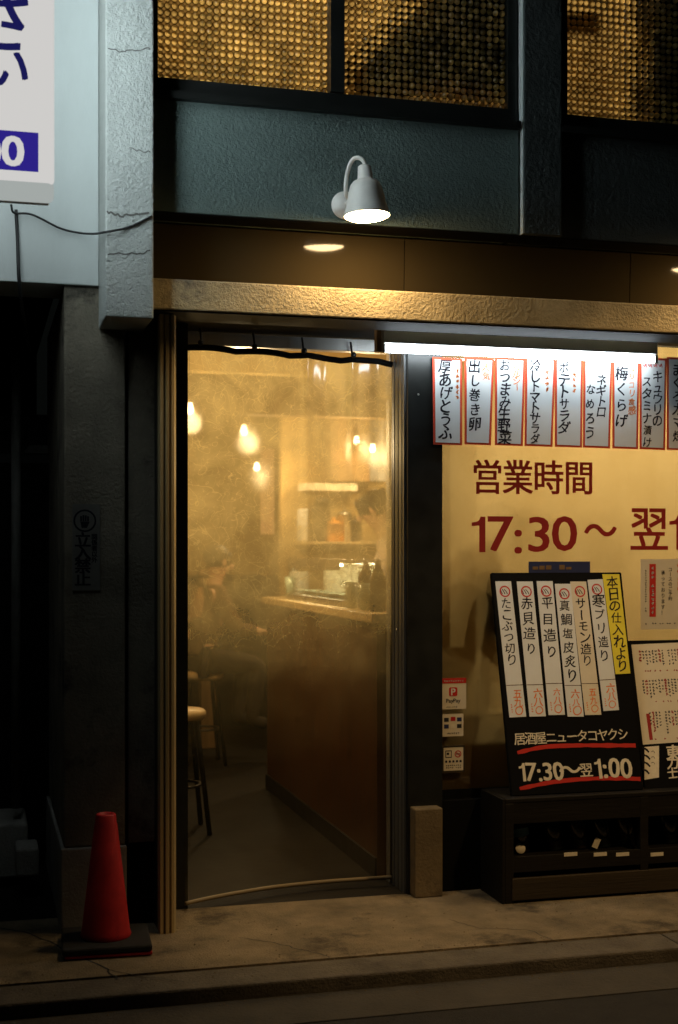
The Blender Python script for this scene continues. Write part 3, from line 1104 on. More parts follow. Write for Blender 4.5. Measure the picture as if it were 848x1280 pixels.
# =================================================================== PAPER STRIPS ABOVE THE WINDOW
yst = 5.585
STR = [  # left px, right px, bottom py, left/right px at the top, text columns (text, px, first py, last py, size px), orange notes
    (542, 578, 556, 541, 578, [("厚あげとうふ", 557, 458, 541, 17)], 'dab', 572, (460, 500), "six brush characters ending in ふ, overlapping the black post"),
    (581, 614, 556, 581, 618, [("出し巻き卵", 594, 458, 530, 17)], ("人気", 608, 459, 470), None, None, "five characters ending in 卵"),
    (619, 654, 557, 619, 657, [("おつまみ生野菜", 631, 457, 547, 16)], ("ヘルシー", 646, 460, 484), None, None, "seven characters starting with お"),
    (656, 691, 558, 657, 695, [("冷しトマトサラダ", 669, 457, 549, 15)], 'dab', 684, (462, 490), "eight characters starting with 冷"),
    (694, 728, 559, 694, 729, [("ポテトサラダ", 705, 460, 535, 16)], 'dab', 718, (465, 492), "potato salad written in six characters"),
    (729, 763, 560, 730, 766, [("ネギトロ", 752, 475, 515, 14), ("なめろう", 738, 487, 541, 15)], None, None, None, "two columns, the right one starting with ネ"),
    (766, 798, 561, 766, 800, [("梅くらげ", 777, 467, 526, 18)], ("コリコリ食感", 790, 460, 513), None, None, "four characters starting with 梅"),
    (800, 832, 562, 800, 834, [("キュウリの", 822, 471, 526, 14), ("スタミナ漬け", 809, 477, 553, 14)], 'top', 818, (458, 458), "two crowded columns and a red flourish at its top"),
    (834, 872, 563, 834, 874, [("まぐろカマ焼", 847, 462, 545, 16)], None, None, None, "bold writing cut by the picture's right edge"),
]
frs = Frame((0, yst, 0), UX, UZ)
for k, (l, r, bt, lt, rt, cols, note, nx, nr, desc) in enumerate(STR):
    dy = random.uniform(-.002, .002)
    fr = Frame((0, yst + dy, 0), UX, UZ)
    c0, c1 = fr.uv(l, bt - .6), fr.uv(r, bt + .6)
    t0, t1 = fr.uv(lt, 446), fr.uv(rt, 448)
    o = thing('menu_strip', 'red bordered paper menu strip with ' + desc, 'menu strip', fr.p((c0[0] + c1[0]) / 2, c0[1]), group='paper menu strips under the fluorescent tube')
    b = BM()
    sheet4(b, fr, [c0, c1, t1, t0], 0)
    obj('border', b, M['red_border'], o)
    m_ = .0105
    b = BM()
    sheet4(b, fr, [(c0[0] + m_, c0[1] + m_ * .9), (c1[0] - m_, c1[1] + m_ * .9), (t1[0] - m_, t1[1] - m_), (t0[0] + m_, t0[1] - m_)], .0011)
    obj('paper', b, M['paper'], o)
    b = BM()
    for tx, px, p0, p1, sz in cols:
        sc = .00342 * sz
        column(b, fr, tx, fr.uv(px, p0), fr.uv(px, p1), sc, .0016, .020, True, sx=.95)
    obj('lettering', b, M['ink'], o)
    if note == 'dab':
        b = BM()
        u, v = fr.uv(nx, nr[0])
        u2, v2 = fr.uv(nx, nr[1])
        dabs(b, fr, u - .012, u + .012, v2, v, .0016, .024, 1)
        obj('note_lettering', b, M['orange_ink'], o)
    elif note == 'top':
        b = BM()
        for q in range(4):
            u, v = fr.uv(806 + q * 6.5, 457)
            stroke(b, fr, [(u - .009, v + .006), (u, v - .004), (u + .006, v + .008), (u + .01, v - .008)], .005, .0016)
        obj('note_lettering', b, M['red_ink'], o)
    elif note:
        b = BM()
        tx, px, p0, p1 = note
        column(b, fr, tx, fr.uv(px, p0), fr.uv(px, p1), .034, .0016, .014, True)
        obj('note_lettering', b, M['orange_ink'], o)

# =================================================================== LETTERING ON THE GLASS
frg = Frame((0, 5.6365, 0), UX, UZ)
b = BM()
for i, ch in enumerate("営業時間"):
    u, v = frg.uv(609.5 + i * 38.2, 597 + i * .3)
    glyph_into(b, frg, ch, u, v, .148, .0005, .018, sx=.93)
tag(obj('opening_hours_heading', b, M['vinyl_red']), 'dark red cut heading of four kanji on the yellow window', 'window lettering')
b = BM()
for ch, px, py, sz, sx in (("1", 598.5, 667, .20, 1.15), ("7", 626, 666, .20, 1.2), (":", 648, 669, .20, 1.15), ("3", 674, 667, .20, 1.22), ("0", 706, 666, .20, 1.22),
                           ("〜", 751, 664, .18, .86), ("翌", 812, 662, .20, .92), ("1", 845, 665, .20, 1.15), ("0", 872, 665, .20, 1.2), ("0", 904, 665, .20, 1.2)):
    u, v = frg.uv(px, py)
    row(b, frg, ch, (u, v), (u, v), sz, .0005, .016, sx=sx)
tag(obj('opening_hours_lettering', b, M['vinyl_red']), 'large dark red opening hours 17:30 to 翌1 on the yellow window', 'window lettering')

# =================================================================== STICKERS AND NOTICES ON THE GLASS
def sticker(label, px0, py0, px1, py1, base):
    u0, v1 = frg.uv(px0, py0)
    u1, v0 = frg.uv(px1, py1)
    o = thing('sticker', label, 'sticker', frg.p((u0 + u1) / 2, v0), group='stickers on the window beside the black post')
    b = BM()
    rect(b, frg, u0, u1, v0, v1, .0012, .0008)
    obj('backing', b, base, o)
    return o, u0, u1, v0, v1
o, u0, u1, v0, v1 = sticker('cream payment sticker with a red header and a red square logo', 551.5, 848, 583, 886, M['paper_cream'])
W_, H_ = u1 - u0, v1 - v0
b = BM()
rect(b, frg, u0, u1, v1 - H_ * .17, v1, .0022, .0005)
cu, cv = u0 + W_ * .48, v0 + H_ * .56
rr = W_ * .165
pts = [frg.p(p[0], p[2], .0022) for p in rounded(cu - rr, cu + rr, cv - rr, cv + rr, rr * .35, 0)]
bm_f = b.faces.new([b.verts.new(p) for p in pts])
obj('red_print', b, M['red_ink'], o)
b = BM()
dabs(b, frg, u0 + W_ * .1, u1 - W_ * .1, v1 - H_ * .13, v1 - H_ * .05, .0027, H_ * .075, 1)
row(b, frg, "P", (cu, cv), (cu, cv), rr * 2.0, .0028, .03)
obj('white_print', b, M['paper'], o)
b = BM()
row(b, frg, "PayPay", (u0 + W_ * .25, v0 + H_ * .28), (u0 + W_ * .72, v0 + H_ * .28), H_ * .16, .0027, .014)
dabs(b, frg, u0 + W_ * .2, u1 - W_ * .35, v0 + H_ * .04, v0 + H_ * .1, .0027, H_ * .06, .8)
obj('black_print', b, M['ink'], o)
o, u0, u1, v0, v1 = sticker('small cream sticker with two rows of tiny card logos', 553.5, 893, 579.5, 920, M['paper_cream'])
W_, H_ = u1 - u0, v1 - v0
for i, (cx_, cy_, cm, nm) in enumerate(((.18, .75, 'rubber', 'dark_print'), (.5, .78, 'cone_red', 'red_print'), (.8, .75, 'navy', 'navy_print'), (.18, .45, 'navy', 'navy_print'), (.5, .45, 'chalk', 'pale_print'), (.8, .45, 'rubber', 'dark_print'))):
    b = BM()
    rect(b, frg, u0 + W_ * (cx_ - .11), u0 + W_ * (cx_ + .11), v0 + H_ * (cy_ - .09), v0 + H_ * (cy_ + .09), .0022, .0005)
    obj(nm, b, M[cm], o)
b = BM()
dabs(b, frg, u0 + W_ * .2, u0 + W_ * .8, v0 + H_ * .08, v0 + H_ * .2, .0022, H_ * .1, .9)
obj('black_print', b, M['ink'], o)
o, u0, u1, v0, v1 = sticker('brown framed cream sticker with two smoking notice symbols', 553, 932.5, 581, 965, M['paper_cream'])
W_, H_ = u1 - u0, v1 - v0
b = BM()
for q in ((0, 1, 0, .07), (0, 1, .93, 1), (0, .06, .07, .93), (.94, 1, .07, .93)):
    rect(b, frg, u0 + W_ * q[0], u0 + W_ * q[1], v0 + H_ * q[2], v0 + H_ * q[3], .0022, .0005)
obj('frame', b, M['rack_board'], o)
b = BM()
ring(b, frg, u0 + W_ * .70, v0 + H_ * .68, W_ * .15, W_ * .11, .0022)
stroke(b, frg, [(u0 + W_ * .6, v0 + H_ * .76), (u0 + W_ * .7, v0 + H_ * .68), (u0 + W_ * .8, v0 + H_ * .6)], W_ * .05, .0022)
obj('red_print', b, M['red_ink'], o)
b = BM()
for q in ((.14, .42, .79, .82), (.14, .42, .55, .58), (.14, .17, .58, .79), (.39, .42, .58, .79), (.2, .3, .66, .74), (.62, .78, .66, .70)):
    rect(b, frg, u0 + W_ * q[0], u0 + W_ * q[1], v0 + H_ * q[2], v0 + H_ * q[3], .0021, .0004)
for i in range(5):
    rect(b, frg, u0 + W_ * (.13 + .16 * i), u0 + W_ * (.22 + .16 * i), v0 + H_ * .37, v0 + H_ * .45, .0022, .0005)
dabs(b, frg, u0 + W_ * .15, u0 + W_ * .85, v0 + H_ * .14, v0 + H_ * .3, .0022, H_ * .08, .9)
obj('black_print', b, M['ink'], o)

u0, v1 = frg.uv(801, 699)
u1, v0 = frg.uv(872, 786)
nt_ = thing('notice_sheet', 'white notice with a red column of print taped high on the window', 'notice', frg.p((u0 + u1) / 2, v0))
b = BM()
rect(b, frg, u0, u1, v0, v1, .0014, .0008)
obj('paper', b, M['paper_cream'], nt_)
b = BM()
a0, a1 = frg.uv(812, 705), frg.uv(820, 771)
rect(b, frg, a0[0], a1[0], a1[1], a0[1], .0022, .0004)
obj('red_print', b, M['red_ink'], nt_)
b = BM()
dabs(b, frg, a0[0] + .004, a1[0] - .004, a1[1] + .01, a0[1] - .01, .0027, .02, .9)
obj('white_print', b, M['paper'], nt_)
b = BM()
column(b, frg, "コースのご予約", frg.uv(838, 712), frg.uv(838, 748), .019, .0022, .014, False)
column(b, frg, "承っております！", frg.uv(829, 716), frg.uv(829, 766), .02, .0022, .014, False)
p0, p1 = frg.uv(806, 712), frg.uv(809, 765)
dabs(b, frg, p0[0], p1[0], p1[1], p0[1], .0022, .011, .9)
p0, p1 = frg.uv(806, 782), frg.uv(845, 777)
dabs(b, frg, p0[0], p1[0], p0[1], p1[1], .0022, .012, .7)
obj('black_print', b, M['ink'], nt_)
b = BM()
p0, p1 = frg.uv(845, 740), frg.uv(853, 703)
dabs(b, frg, p0[0], p1[0], p0[1], p1[1], .0022, .03, 1)
obj('orange_print', b, M['orange_ink'], nt_)

u0, v1 = frg.uv(661, 702)
u1, v0 = frg.uv(738, 760)
ps = thing('postcard', 'dark blue printed card showing above the top of the black menu board', 'card', frg.p((u0 + u1) / 2, v0))
b = BM()
rect(b, frg, u0, u1, v0, v1, .0014, .0008)
obj('backing', b, M['navy'], ps)
b = BM()
p0, p1 = frg.uv(666, 712), frg.uv(716, 706)
for k in range(6):
    if k != 3:
        rect(b, frg, p0[0] + (p1[0] - p0[0]) * k / 6, p0[0] + (p1[0] - p0[0]) * (k + .8) / 6, p0[1], p1[1] - random.uniform(0, .01), .0022, .0004)
obj('photo_print', b, M['wood_warm'], ps)

# =================================================================== BOTTLE RACK
yr0, yr1 = 5.34, 5.60
rx0 = X(632, yr0)
rz = Z(632, 999, yr0)
rk = thing('bottle_rack', 'low black wooden rack of sake bottles standing on the pavement under the window', 'rack', ((rx0 + 3.6) / 2, (yr0 + yr1) / 2, 0))
rx1 = 3.65
obj('top_board', bx(rx0, rx1, yr0, yr1, rz - .02, rz, bev=.004), M['dark_wood'], rk)
obj('top_rail', bx(rx0 + .002, rx1, yr0 + .003, yr0 + .022, Z(632, 1031, yr0), rz - .021), M['dark_wood'], rk)
obj('shelf', bx(rx0 + .012, rx1, yr0 + .024, yr1 - .01, Z(632, 1082, yr0), Z(632, 1076, yr0)), M['dark_wood'], rk)
obj('bottom_rail', bx(rx0 + .002, rx1, yr0 + .001, yr0 + .022, Z(632, 1092, yr0), Z(632, 1073, yr0)), M['dark_wood'], rk)
obj('foot_board', bx(rx0 + .03, rx1, yr0 - .004, yr0 + .02, .012, Z(640, 1099, yr0), bev=.003), M['rack_board'], rk)
obj('back_board', bx(rx0, rx1, yr1 - .012, yr1, .02, rz - .021), M['black_matt'], rk)
for x0 in (rx0, X(801, yr0), rx1 - .03):
    obj('post', bx(x0, x0 + .04, yr0 + .0005, yr0 + .04, 0, rz - .0205, bev=.003), M['dark_wood'], rk)
obj('side_board', bx(rx0 - .012, rx0 - .001, yr0 + .001, yr1, .0, rz - .002), M['dark_wood'], rk)
for px in (714, 751, 779, 822):
    p = at(px, 1068, yr0)
    b = BM()
    box(b, p.x - .032, p.x + .03, yr0 - .001, yr0 + .0005, p.z - .008, p.z + .008)
    obj('price_tag', b, M['chalk'], rk)
# bottles lie inside with necks to the street, tilted in a row
zsh = Z(632, 1076, yr0)
BOT = [(643, 'dark bottle with a pale blue label lying at the left end of the rack', 'blue'), (684, 'dark bottle right of the one with the blue label', None),
       (715, 'dark bottle in the middle of the rack with a bright streak of light', None), (745, 'dark bottle with a cream paper tag on its neck', 'tag'),
       (775, 'dark bottle just left of the middle post of the rack', None), (829, 'dark bottle just right of the middle post of the rack', None), (862, 'pale capped bottle at the right edge of the picture', 'cap')]
for i, (px, lab, ex) in enumerate(BOT):
    base = Vector((X(px, 5.5) + .028, 5.485, zsh + .001))
    bo = thing('bottle', lab, 'bottle', base, group='sake bottles in the rack')
    tilt = Matrix.Translation(base) @ Matrix.Rotation(R(-7), 4, 'Y') @ Matrix.Rotation(R(-5), 4, 'X')
    k = .74 if ex != 'blue' else .7
    prof = [(0, 0), (.040, 0), (.044, .006), (.044, .175), (.040, .198), (.022, .232), (.0145, .25), (.0135, .283), (.0165, .285), (.0165, .30), (0, .30)]
    b = BM()
    lathe(b, [(r, z * k) for r, z in prof], (0, 0, 0), 24, tilt)
    obj('glass', b, M['bottle_glass'] if i % 2 else M['bottle_brown'], bo, True)
    if ex == 'blue':
        b = BM()
        lathe(b, [(.0447, .07), (.0447, .105)], (0, 0, 0), 24, tilt)
        obj('label', b, M['blue_label'], bo, True)
        b = BM()
        lathe(b, [(0, .004), (.02, .004), (.023, 0)], (X(651, 5.43), 5.43, zsh + .026), 20, Matrix.Rotation(R(75), 4, 'X'))
        obj('round_seal', b, M['chalk'], bo, True)
    elif ex == 'tag':
        p = at(748, 1048, 5.42)
        b = BM()
        fr = Frame(p, (math.cos(R(-25)), 0, math.sin(R(-25))), (math.sin(R(25)), 0, math.cos(R(25))))
        rect(b, fr, -.012, .016, -.045, .0, 0, .001)
        obj('tag', b, M['chalk'], bo)
    elif ex == 'cap':
        b = BM()
        lathe(b, [(.0447, .05), (.0447, .11)], (0, 0, 0), 24, tilt)
        obj('label', b, M['chalk'], bo, True)

# =================================================================== BLACK MENU BOARD LEANING ON THE WINDOW
yb0, yb1 = 5.385, 5.622
B0, B1 = at(640, 993, yb0), at(805, 985, yb0)
zb = rz + .002
T0, T1 = at(614, 716, yb1), at(777, 713, yb1)
O_ = Vector((B0.x, yb0, zb))
Vv = Vector((0, yb1 - yb0, T0.z - zb))
bf = Frame(O_, UX, Vv)
bd = thing('menu_board', 'black board with a yellow heading strip, six paper strips and hand painted opening hours', 'menu board', ((B0.x + B1.x) / 2, yb0, zb))
b = BM()
bw0, bw1 = bf.uv(614, 716), bf.uv(777, 713)
hgt = Vv.length
pts = [bf.p(0, 0), bf.p(B1.x - B0.x, 0), bf.p(bw1[0], hgt), bf.p(bw0[0], hgt)]
prism(b, pts, -bf.N * .018)
bmesh.ops.bevel(b, geom=b.edges[:], offset=.003, segments=2, affect='EDGES')
obj('board', b, M['black_matt'], bd)
PS = [((619.3, 726.7), (639, 726.7), (658, 896), (637, 897), "たこぶつ切り", "五九〇", 6),
      ((646, 727), (666, 727), (682.5, 895.6), (662, 896), "赤貝造り", "六八〇", 4),
      ((671, 726.5), (691, 726.5), (706.5, 893.6), (686, 894), "平目造り", "六八〇", 4),
      ((693.6, 730), (713.4, 730), (730, 896), (709.7, 896), "真鯛塩皮炙り", "六八〇", 6),
      ((713, 727), (733, 727), (752, 893.6), (731.7, 894), "サーモン造り", "五九〇", 6),
      ((734.5, 725), (753.5, 724), (774, 887.7), (754.5, 889), "寒ブリ造り", "六八〇", 5)]
LASTPY = [825, 811, 815, 845, 826, 820]
def lerp2(a, c, t):
    return (a[0] + (c[0] - a[0]) * t, a[1] + (c[1] - a[1]) * t)
for k, (tl, tr_, br, bl, tx, pr, n_) in enumerate(PS):
    q = [bf.uv(*p) for p in (bl, br, tr_, tl)]
    o = obj('menu_strip', sheet4(BM(), bf, q, .0014 + .0012 * (k % 2)), M['paper_cream'] if k in (4,) else M['paper'], bd)
    h = .0018 + .0012 * (k % 2)
    b = BM()
    mt, mb = lerp2(tl, tr_, .5), lerp2(bl, br, .5)
    f0 = (753 - 727) / (896 - 727)
    P0 = lerp2(mt, mb, .165)
    P1 = lerp2(mt, mb, (LASTPY[k] - mt[1]) / (mb[1] - mt[1]))
    column(b, bf, tx, bf.uv(*P0), bf.uv(*P1), .052, h, .011, True)
    for q_ in range(3):
        u, v = bf.uv(*lerp2(mt, mb, .075))
        stroke(b, bf, [(u - .018 + q_ * .009, v + .01), (u - .014 + q_ * .012, v - .002), (u - .010 + q_ * .012, v - .012)], .005, h)
    obj('lettering', b, M['ink'], o)
    b = BM()
    u, v = bf.uv(*lerp2(mt, mb, .075))
    ring(b, bf, u + .003, v, .026, .020, h + .0003)
    obj('red_ring', b, M['red_ink'], o)
    b = BM()
    la, lb = bf.uv(*lerp2(tl, bl, .765)), bf.uv(*lerp2(tr_, br, .765))
    stroke(b, bf, [la, lerp2(la, lb, .5), lb], .004, h)
    obj('divider', b, M['counter_wood'], o)
    b = BM()
    A_, Bq = lerp2(lerp2(tl, tr_, .62), lerp2(bl, br, .62), .83), lerp2(lerp2(tl, tr_, .62), lerp2(bl, br, .62), .955)
    column(b, bf, pr, bf.uv(*A_), bf.uv(*Bq), .037, h, .014, True)
    A_, Bq = bf.uv(*lerp2(lerp2(tl, tr_, .2), lerp2(bl, br, .2), .9)), bf.uv(*lerp2(lerp2(tl, tr_, .2), lerp2(bl, br, .2), .97))
    dabs(b, bf, A_[0] - .006, A_[0] + .006, Bq[1], A_[1], h, .011, 1)
    obj('price_lettering', b, M['orange_ink'], o)
q = [bf.uv(*p) for p in ((769.4, 843), (788, 842), (774, 718), (753, 718))]
o = obj('heading_strip', sheet4(BM(), bf, q, .004), M['paper_yellow'], bd)
b = BM()
column(b, bf, "本日の仕入れより", bf.uv(765, 728), bf.uv(777.5, 833), .052, .0046, .013, True)
obj('lettering', b, M['ink'], o)
b = BM()
row(b, bf, "居酒屋ニュータコヤクシ", bf.uv(650, 924), bf.uv(779, 918), .051, .0012, .010, True)
obj('painted_name', b, M['chalk'], bd)
b = BM()
row(b, bf, "17:30〜", bf.uv(653, 965), bf.uv(713, 963), .098, .0012, .02, True, widths={'1': .6, ':': .42, '〜': .95, '7': .8, '3': .8, '0': .9})
row(b, bf, "翌", bf.uv(733, 963), bf.uv(733, 963), .058, .0012, .014, True)
row(b, bf, "1:00", bf.uv(748, 960), bf.uv(783, 960), .108, .0012, .022, True, widths={'1': .5, ':': .4, '0': .8})
obj('painted_hours', b, M['chalk'], bd)
for pts in ([(647, 941), (680, 934), (720, 932), (760, 932), (795, 932)], [(650, 986), (690, 978), (730, 974), (770, 973), (801, 974)]):
    b = BM()
    stroke(b, bf, [bf.uv(*p) for p in pts], .024, .0010)
    obj('underline', b, M['red_ink'], bd)

# =================================================================== SECOND BOARD WITH THE PRINTED MENU, LABEL CARDS
yc0, yc1 = 5.41, 5.60
K0, K1 = at(806, 984, yc0), at(786, 801, yc1)
cf = Frame((K0.x, yc0, zb), UX, (0, yc1 - yc0, K1.z - zb))
mb_ = thing('menu_board', 'dark board with a printed white menu sheet at the right edge of the picture', 'menu board', (K0.x + .3, yc0, zb))
b = BM()
L_ = Vector((0, yc1 - yc0, K1.z - zb)).length
prism(b, [cf.p(0.004, 0), cf.p(.58, 0), cf.p(.58, L_), cf.p(0, L_)], -cf.N * .012)
obj('board', b, M['black_matt'], mb_)
q = [cf.uv(*p) for p in ((804, 931), (893, 925), (880, 802), (789.5, 806))]
sh = obj('menu_sheet', sheet4(BM(), cf, q, .0015), M['paper_cream'], mb_)
b, b2 = BM(), BM()
def mp_(s, t):
    return lerp2(lerp2(q[3], q[2], s), lerp2(q[0], q[1], s), t)
for rowi, (t0, t1) in enumerate(((.06, .24), (.36, .55), (.68, .92))):
    for k in range(20):
        s = .10 + k * .044
        if random.random() < .12:
            continue
        tgt = b2 if (k * 7 + rowi * 5) % 6 == 0 else b
        te = t0 + (t1 - t0) * random.uniform(.55, 1)
        A_, Bq = mp_(s, t0), mp_(s, te)
        n = max(2, int(abs(A_[1] - Bq[1]) / .0125))
        for i in range(n):
            u, v = lerp2(A_, Bq, (i + .5) / n)
            sz = .0145 if tgt is b else .019
            dabs(tgt, cf, u - sz / 2, u + sz / 2, v - sz / 2, v + sz / 2, .0021, sz, .95)
    A_, Bq = mp_(.1, t1 + .02), mp_(.9, t1 + .06)
    dabs(b2, cf, A_[0], Bq[0], Bq[1], A_[1], .0021, .012, .35)
obj('lettering', b, M['ink'], sh)
A_, Bq = mp_(.09, .70), mp_(.145, .96)
rect(b2, cf, A_[0], Bq[0], Bq[1], A_[1], .0022)
obj('red_lettering', b2, M['vinyl_red'], sh)
q = [cf.uv(*p) for p in ((806, 975), (824, 972), (824, 932.5), (806, 934))]
o = obj('label_card', sheet4(BM(), cf, q, .0017), M['chalk'], mb_)
b = BM()
for k in range(4):
    u, v = cf.uv(808 + random.uniform(-2, 2), 938 + k * 9)
    stroke(b, cf, [(u - .012, v + .012), (u + .006, v + .004), (u + .018, v - .010)], .012, .0022)
for k in range(3):
    u, v = cf.uv(816, 940 + k * 7)
    stroke(b, cf, [(u - .008, v), (u + .004, v + .003), (u + .01, v - .006)], .003, .0022)
obj('lettering', b, M['ink'], o)
b = BM()
column(b, cf, "東力士", cf.uv(841, 941), cf.uv(841, 967), .056, .0016, .03, True)
obj('painted_lettering', b, M['chalk'], mb_)

# =================================================================== PROHIBITION SIGN ON THE LOWER PILLAR
pf = Frame((0, 5.3985, 0), UX, UZ)
u0, v1 = pf.uv(90.5, 630)
u1, v0 = pf.uv(125, 738)
pg = thing('prohibition_sign', 'narrow grey keep out plate with black kanji on the dark concrete pillar', 'sign', pf.p((u0 + u1) / 2, v0))
b = BM()
rect(b, pf, u0, u1, v0, v1, .003, .0025)
obj('plate', b, M['sign_plate'], pg)
b = BM()
column(b, pf, "立入禁止", pf.uv(103.5, 675), pf.uv(103.5, 724), .056, .0036, .03, False, sx=1.05)
column(b, pf, "関係者以外", pf.uv(118, 671), pf.uv(118, 700), .022, .0036, .03, False)
obj('lettering', b, M['ink'], pg)
b = BM()
u, v = pf.uv(106, 651)
ring(b, pf, u, v, .045, .038, .0036)
for q_ in range(4):
    rect(b, pf, u - .018 + q_ * .009, u - .011 + q_ * .009, v - .002, v + .024 - abs(q_ - 1.4) * .004, .0036)
b.faces.new([b.verts.new(pf.p(u + du, v + dv, .0036)) for du, dv in ((-.012, -.028), (.008, -.028), (.018, -.006), (.018, -.003), (-.018, -.003))])
obj('symbol', b, M['ink'], pg)

# =================================================================== TRAFFIC CONE
gc = ground(133, 1176, .03)
tc_ = thing('traffic_cone', 'red plastic traffic cone with a black weighted base by the concrete pillar', 'traffic cone', (gc.x, gc.y + .02, 0))
cx_, cy2 = gc.x + .0, gc.y + .02
rot = Matrix.Translation((cx_, cy2, 0)) @ Matrix.Rotation(R(-3), 4, 'Z')
def rbox(x0, x1, y0, y1, z0, z1, bev):
    b = bx(x0, x1, y0, y1, z0, z1, bev=bev)
    bmesh.ops.transform(b, matrix=rot, verts=b.verts)
    return b
obj('base', rbox(-.155, .165, -.15, .15, .004, .016, .004), M['cone_red'], tc_)
obj('weight', rbox(-.165, .165, -.155, .155, .017, .043, .008), M['rubber'], tc_)
b = BM()
ztop = Z(133, 1017, cy2)
prof = [(.125, .0435), (.118, .056), (.098, .066), (.093, .08), (.043, ztop - .05), (.040, ztop - .045), (.037, ztop - .006), (.033, ztop), (.026, ztop), (.024, ztop - .03), (.06, .2), (.08, .05)]
prof = [(.093, .0435), (.096, .052), (.091, .066), (.043, ztop - .04), (.0405, ztop - .036), (.038, ztop - .005), (.034, ztop), (.027, ztop), (.025, ztop - .05), (.075, .08)]
lathe(b, prof, (cx_, cy2, 0), 40)
obj('cone', b, M['cone_red'], tc_, True)

# =================================================================== THINGS IN THE DARK ALLEY
b = BM()
def gb(px0, px1, y0, y1, py_top, py_bot, bev=.012):
    z1, z0 = Z(px0, py_top, y0), max(0, Z(px0, py_bot, y0))
    return bx(X(px0, y0), X(px1, y0), y0, y1, z0, z1, bev=bev)
tag(obj('concrete_block', gb(-14, 35, 6.2, 6.6, 1032, 1100), M['concrete']), 'upright concrete block at the left edge of the picture in the alley', 'concrete block')
tag(obj('concrete_block', gb(20, 49, 5.95, 6.15, 1062, 1098), M['concrete']), 'low square concrete block beside the pillar plinth', 'concrete block')
cb = thing('metal_cabinet', 'tall black cabinet standing in the dark alley left of the pillar', 'cabinet', (X(30, 6.7), 6.8, 0))
z1 = Z(40, 566, 6.6)
obj('body', bx(X(-30, 6.6), X(72, 6.6), 6.6, 6.95, .05, z1, bev=.012), M['black_metal'], cb)
obj('door', bx(X(-28, 6.6), X(68, 6.6), 6.585, 6.599, .1, z1 - .05, bev=.004), M['black_matt'], cb)
b = BM()
lathe(b, [(0, .05), (.05, .045), (.075, .02), (.08, 0), (0, 0)], (X(50, 6.75), 6.75, z1 + .001), 18)
tag(obj('upturned_bowl', b, M['concrete'], None, True), 'small grey upturned bowl on top of the black alley cabinet', 'bowl')

# =================================================================== DOOR CURTAIN
yv = 5.72
dc = thing('vinyl_door_curtain', 'hazy clear vinyl curtain hanging across the open doorway', 'door curtain', (X(360, yv), yv, 0))
cxl, cxr = X(226, yv), X(489.5, yv + .075)
zc1 = Z(360, 444, yv)
def bow(s, z):
    """depth of the sheet at fraction S across and height Z"""
    lo = max(0, 1 - z / 1.1)
    y = yv + .075 * s - .14 * (1 - s) ** 2 * lo + .05 * math.sin(math.pi * s) * lo
    hi = max(0, (z - 1.0) / 1.4)
    y += .012 * hi * (math.sin(s * 9.5 + .8) + .7 * math.sin(s * 21 + .5))
    for c, wd, a in ((.585, .022, .022), (.80, .020, .026), (.69, .03, -.016), (.93, .03, .02)):
        y -= a * hi ** 1.3 * math.exp(-((s - c) / wd) ** 2)
    return y + .004 * mnoise.noise(Vector((s * 5, z * 2.5, 0)))
nx_, nz_ = 110, 70
def sag(s):
    return zc1 + .012 - .030 * s + .010 * abs(math.sin(s * math.pi * 4))
b = BM()
g = []
for j in range(nz_ + 1):
    r_ = []
    for i in range(nx_ + 1):
        s = i / nx_
        z = .03 + (sag(s) - .03) * j / nz_
        r_.append(b.verts.new((cxl + (cxr - cxl) * s, bow(s, z), z)))
    g.append(r_)
for j in range(nz_):
    for i in range(nx_):
        b.faces.new((g[j][i], g[j][i + 1], g[j + 1][i + 1], g[j + 1][i]))
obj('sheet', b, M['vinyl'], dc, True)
b = BM()
tube(b, [(cxl + (cxr - cxl) * i / 60, bow(i / 60, .03) - .001, .032 + .0015 * math.sin(i * .11)) for i in range(61)], .009, 8)
obj('hem', b, M['hem'], dc, True)
b = BM()
tube(b, [(cxl + (cxr - cxl) * (i / 40), bow(i / 40, 2.3) - .004, sag(i / 40) + .004) for i in range(41)], .0135, 10)
obj('top_welt', b, M['black_matt'], dc, True)
for s in (.09, .335, .565, .80):
    b = BM()
    xx, zz = cxl + (cxr - cxl) * s, sag(s)
    tube(b, [(xx, bow(s, 2.3), zz), (xx + .003, yv + .07 * s, zz + .03), (xx, yv + .07 * s, zz + .06), (xx - .004, yv + .07 * s, zz + .085)], .005, 8)
    lathe(b, [(0, .006), (.012, .004), (.013, -.004), (0, -.006)], (xx, bow(s, 2.3) - .02, zz + .022), 14, Matrix.Rotation(R(90), 4, 'X'))
    obj('hook', b, M['black_metal'], dc, True)

# =================================================================== INSIDE: COUNTER AND KITCHEN
xk = 1.77
ct = thing('bar_counter', 'brown panelled bar counter with a pale wooden ledge inside the doorway', 'counter', (xk + .2, 7.2, 0))
obj('front_panel', bx(xk, xk + .05, 5.93, 8.37, .0, 1.17), M['counter_wood'], ct)
obj('end_panel', bx(xk + .051, xk + .6, 8.33, 8.37, .0, 1.17), M['counter_wood'], ct)
obj('countertop', bx(xk - .03, xk + .30, 5.92, 8.40, 1.172, 1.215, bev=.006), M['counter_top'], ct)
obj('kick_board', bx(xk - .012, xk - .001, 5.93, 8.37, .0, .09), M['dark_wood'], ct)
pc = thing('sushi_showcase', 'glass fronted showcase with a bright strip light on the bar counter', 'showcase', (xk + .2, 7.3, 1.217))
sy0, sy1 = 6.75, 7.95
obj('case_base', bx(xk + .04, xk + .27, sy0, sy1, 1.217, 1.25, bev=.004), M['steel'], pc)
obj('case_glass', bx(xk + .045, xk + .26, sy0 + .005, sy1 - .005, 1.252, 1.44), M['case_glass'], pc)
